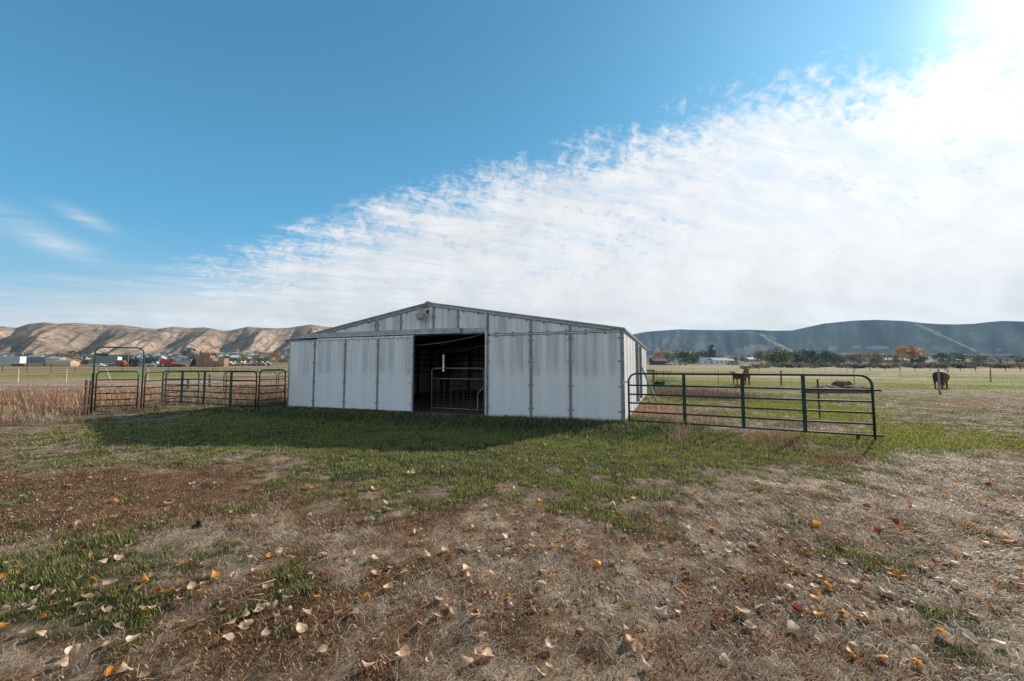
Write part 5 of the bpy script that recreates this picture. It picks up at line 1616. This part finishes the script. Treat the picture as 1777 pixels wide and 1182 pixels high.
def machine(px_, d_, label, m, cat, kind, nm):
    p = at(px_, d_); o = empty(nm, (p[0], p[1], H1(*p)), R(tr.uniform(-25, 25)), label, cat)
    mb = MB()
    if kind == 'combine':
        mb.prism([(-2.2, -1, .9), (2.0, -1, .8), (2.4, -1, 2.0), (1.2, -1, 3.0), (-1.0, -1, 3.2), (-2.4, -1, 2.2)], (0, 2, 0)); mb.build('body', m, o)
        mb = MB(); mb.prism([(1.3, -.8, 2.0), (2.6, -.8, 2.0), (2.4, -.8, 3.3), (1.3, -.8, 3.4)], (0, 1.6, 0)); mb.build('cab', GLS, o)
        mb = MB(); mb.prism([(2.6, -2, .2), (3.6, -2, .2), (3.2, -2, 1.0), (2.6, -2, 1.1)], (0, 4, 0)); mb.build('header', m, o)
        for y in (-1.2, 1.2): wheel(o, 1.3, y, .85, .5); wheel(o, -1.7, y, .5, .35)
    elif kind == 'tractor':
        mb.prism([(-.3, -.35, .8), (2.0, -.35, .8), (2.0, -.35, 1.6), (-.3, -.35, 1.75)], (0, .7, 0)); mb.build('hood', m, o)
        mb = MB(); mb.prism([(-1.4, -.7, 1.0), (-.31, -.7, 1.0), (-.4, -.7, 2.7), (-1.3, -.7, 2.7)], (0, 1.4, 0)); mb.build('cab', GLS, o)
        mb = MB(); mb.box(-1.5, -.2, -.8, .8, 2.701, 2.8); mb.build('cab_roof', m, o)
        for y in (-.85, .85): wheel(o, -.9, y, .85, .45); wheel(o, 1.6, y, .5, .3)
        mb = MB(); mb.tube([(1.2, .1, 1.6), (1.2, .1, 2.5)], .05, 6); mb.build('exhaust', DKR, o)
    elif kind == 'baler':
        mb.prism([(-1.5, -1, .6), (1.3, -1, .5), (1.6, -1, 1.6), (.6, -1, 2.6), (-1.2, -1, 2.7), (-1.8, -1, 1.6)], (0, 2, 0)); mb.build('body', m, o)
        mb = MB(); mb.bar((1.3, 0, .7), (3.4, 0, .6), .15, .15); mb.build('drawbar', DKR, o)
        for y in (-1.2, 1.2): wheel(o, 0, y, .6, .35)
    else:
        mb.prism([(-1.0, -.95, .7), (2.6, -.95, .7), (2.6, -.95, 1.3), (1.7, -.95, 1.45), (1.1, -.95, 2.1), (-.6, -.95, 2.1), (-.9, -.95, 1.4)], (0, 1.9, 0)); mb.build('cab_body', m, o)
        mb = MB(); mb.box(-3.0, -1.001, -.95, .95, .7, 1.25); mb.build('bed', m, o)
        mb = MB(); mb.prism([(-.5, -.96, 1.45), (1.3, -.96, 1.45), (1.0, -.96, 2.0), (-.4, -.96, 2.0)], (0, 1.92, 0)); mb.build('window', GLS, o)
        for y in (-.85, .85): wheel(o, 1.8, y, .42); wheel(o, -2.1, y, .42)
    return o


machine(214, 165, 'rusty orange baler parked right of the white trailer doors', RSTP, 'baler', 'baler', 'baler')
machine(226, 168, 'dark maroon machine, first of two parked behind the red and white pole', DKP, 'tractor', 'tractor', 'tractor')
machine(236, 170, 'dark maroon tractor parked right of the red and white pole', DKP, 'combine', 'combine', 'combine')
machine(273, 165, 'white pickup truck parked left of the red machine', WHITE, 'truck', 'truck', 'pickup_truck')
machine(293, 160, 'bright red combine harvester parked behind the left pipe fence', REDP, 'combine', 'combine', 'combine')
machine(312, 158, 'long dark low implement right of the red combine', DKR, 'implement', 'baler', 'farm_implement').scale = (1.6, .8, .45)
machine(174, 160, 'small white car parked below the blue grey trailer', WHITE, 'car', 'truck', 'parked_car').scale = (.8, .8, .6)
for i, px_ in enumerate(list(range(398, 470, 9))):
    machine(px_, tr.uniform(185, 200), 'small far vehicle parked in the row between the haystack and the barn', tr.choice([WHITE, GREYW, TAN, WHITE]), 'car', 'truck', 'parked_car')['group'] = 'vehicles parked between the haystack and the barn'
for i, px_ in enumerate((1158, 1165, 1184, 1268, 1274)):
    machine(px_, tr.uniform(255, 275), 'small far vehicle parked near the blue roofed buildings', tr.choice([WHITE, GREYW]), 'car', 'truck', 'parked_car')['group'] = 'vehicles parked near the blue roofed buildings'

# haystack of big bales
HS = mat('bale_straw', (.30, .175, .11), .95, 0, .3, 2.5, c2=(.40, .26, .17), bump=.6, haze=6500, objrand=.3)
p = at(368, 168); hs_ = empty('haystack', (p[0], p[1], H1(*p)), R(6), 'large brown haystack of stacked bales, stepped at its left end', 'haystack')
for row in range(4):
    for c_i in range(5 if row < 3 else 2):
        if row == 3 and c_i == 0: pass
        x = -4.6 + c_i * 2.15 + (.9 if row == 3 else 0) + tr.uniform(-.08, .08)
        if row == 2 and c_i == 3 : continue
        mb = MB(); mb.box(x, x + 2.1, -1.6 + tr.uniform(-.1, .1), 1.6, row * 1.15, row * 1.15 + 1.13); mb.build('bale', HS, hs_)
p = at(340, 175); o = lump('dark_hay_heap', mat('dark_hay', (.05, .04, .035), .95), [(0, 0, 1.6, 1.4, 3.2), (-.6, 0, 1.2, 1.2, 2.2)], 8, None, loc=(p[0], p[1], H1(*p))); tag(o, 'dark rounded heap at the left end of the haystack', 'heap')

# stray weed stalk and twigs in the foreground
def twig(px_, py_, pts, r, label, m, nm='twig'):
    x, y = G(px_, py_); mb = MB()
    for q in pts: mb.tube(q, r, 5)
    o = mb.build(nm, m, None, True, loc=(x, y, H1(x, y))); tag(o, label, nm.replace('_', ' ')); return o


STK = mat('dry_stalk', (.50, .38, .28), .8)
pts = []
for k in range(9):
    a = tr.uniform(-.09, .09); hh = tr.uniform(.12, .34)
    pts.append([(a * .4, tr.uniform(-.03, .03), 0), (a, 0, hh * .6), (a * 1.4, 0, hh)])
twig(483, 793, pts, [.004, .003, .002], 'upright dry weed stalk in front of the barn shadow', STK, 'dry_stalk')
twig(420, 1065, [[(-.22, -.1, .02), (-.1, -.02, .10), (0, .1, .13), (.1, .22, .12)], [(-.28, -.14, .02), (-.1, .0, .06), (.02, .06, .09), (.08, .1, .08)], [(-.1, .0, .05), (.05, .0, .1), (.14, .05, .06)]], .0022, 'thin bent stems around the cluster of tan leaves at the left', STK)
twig(815, 960, [[(-.12, .05, .03), (0, 0, .02), (.1, .06, .03)], [(-.05, .12, .03), (0, 0, .02)]], .006, 'small bleached forked twig lying on the straw', mat('bleached_wood', (.6, .52, .45), .8))
twig(865, 950, [[(-.12, .4, .03), (0, .1, .02), (.12, -.1, .02)]], .004, 'thin dark twig lying right of the bleached forked twig', mat('dark_twig', (.1, .06, .045), .8))
x, y = G(344, 916); mb = MB(); mb.v = []
o = lump('dark_scrap', mat('black_scrap', (.015, .015, .018), .7), [(0, 0, .045, .03, .035), (-.035, -.01, .03, .02, .02)], 4, None, loc=(x, y, H1(x, y) + .01)); tag(o, 'small black scrap lying in the grass at the left', 'scrap')
x, y = G(641, 902); o = lump('pale_stone', mat('pale_stone', (.42, .36, .30), .95), [(0, 0, .06, .03, .02)], 9, None, loc=(x, y, H1(x, y) + .01)); tag(o, 'flat pale stone lying in the straw left of centre', 'stone')
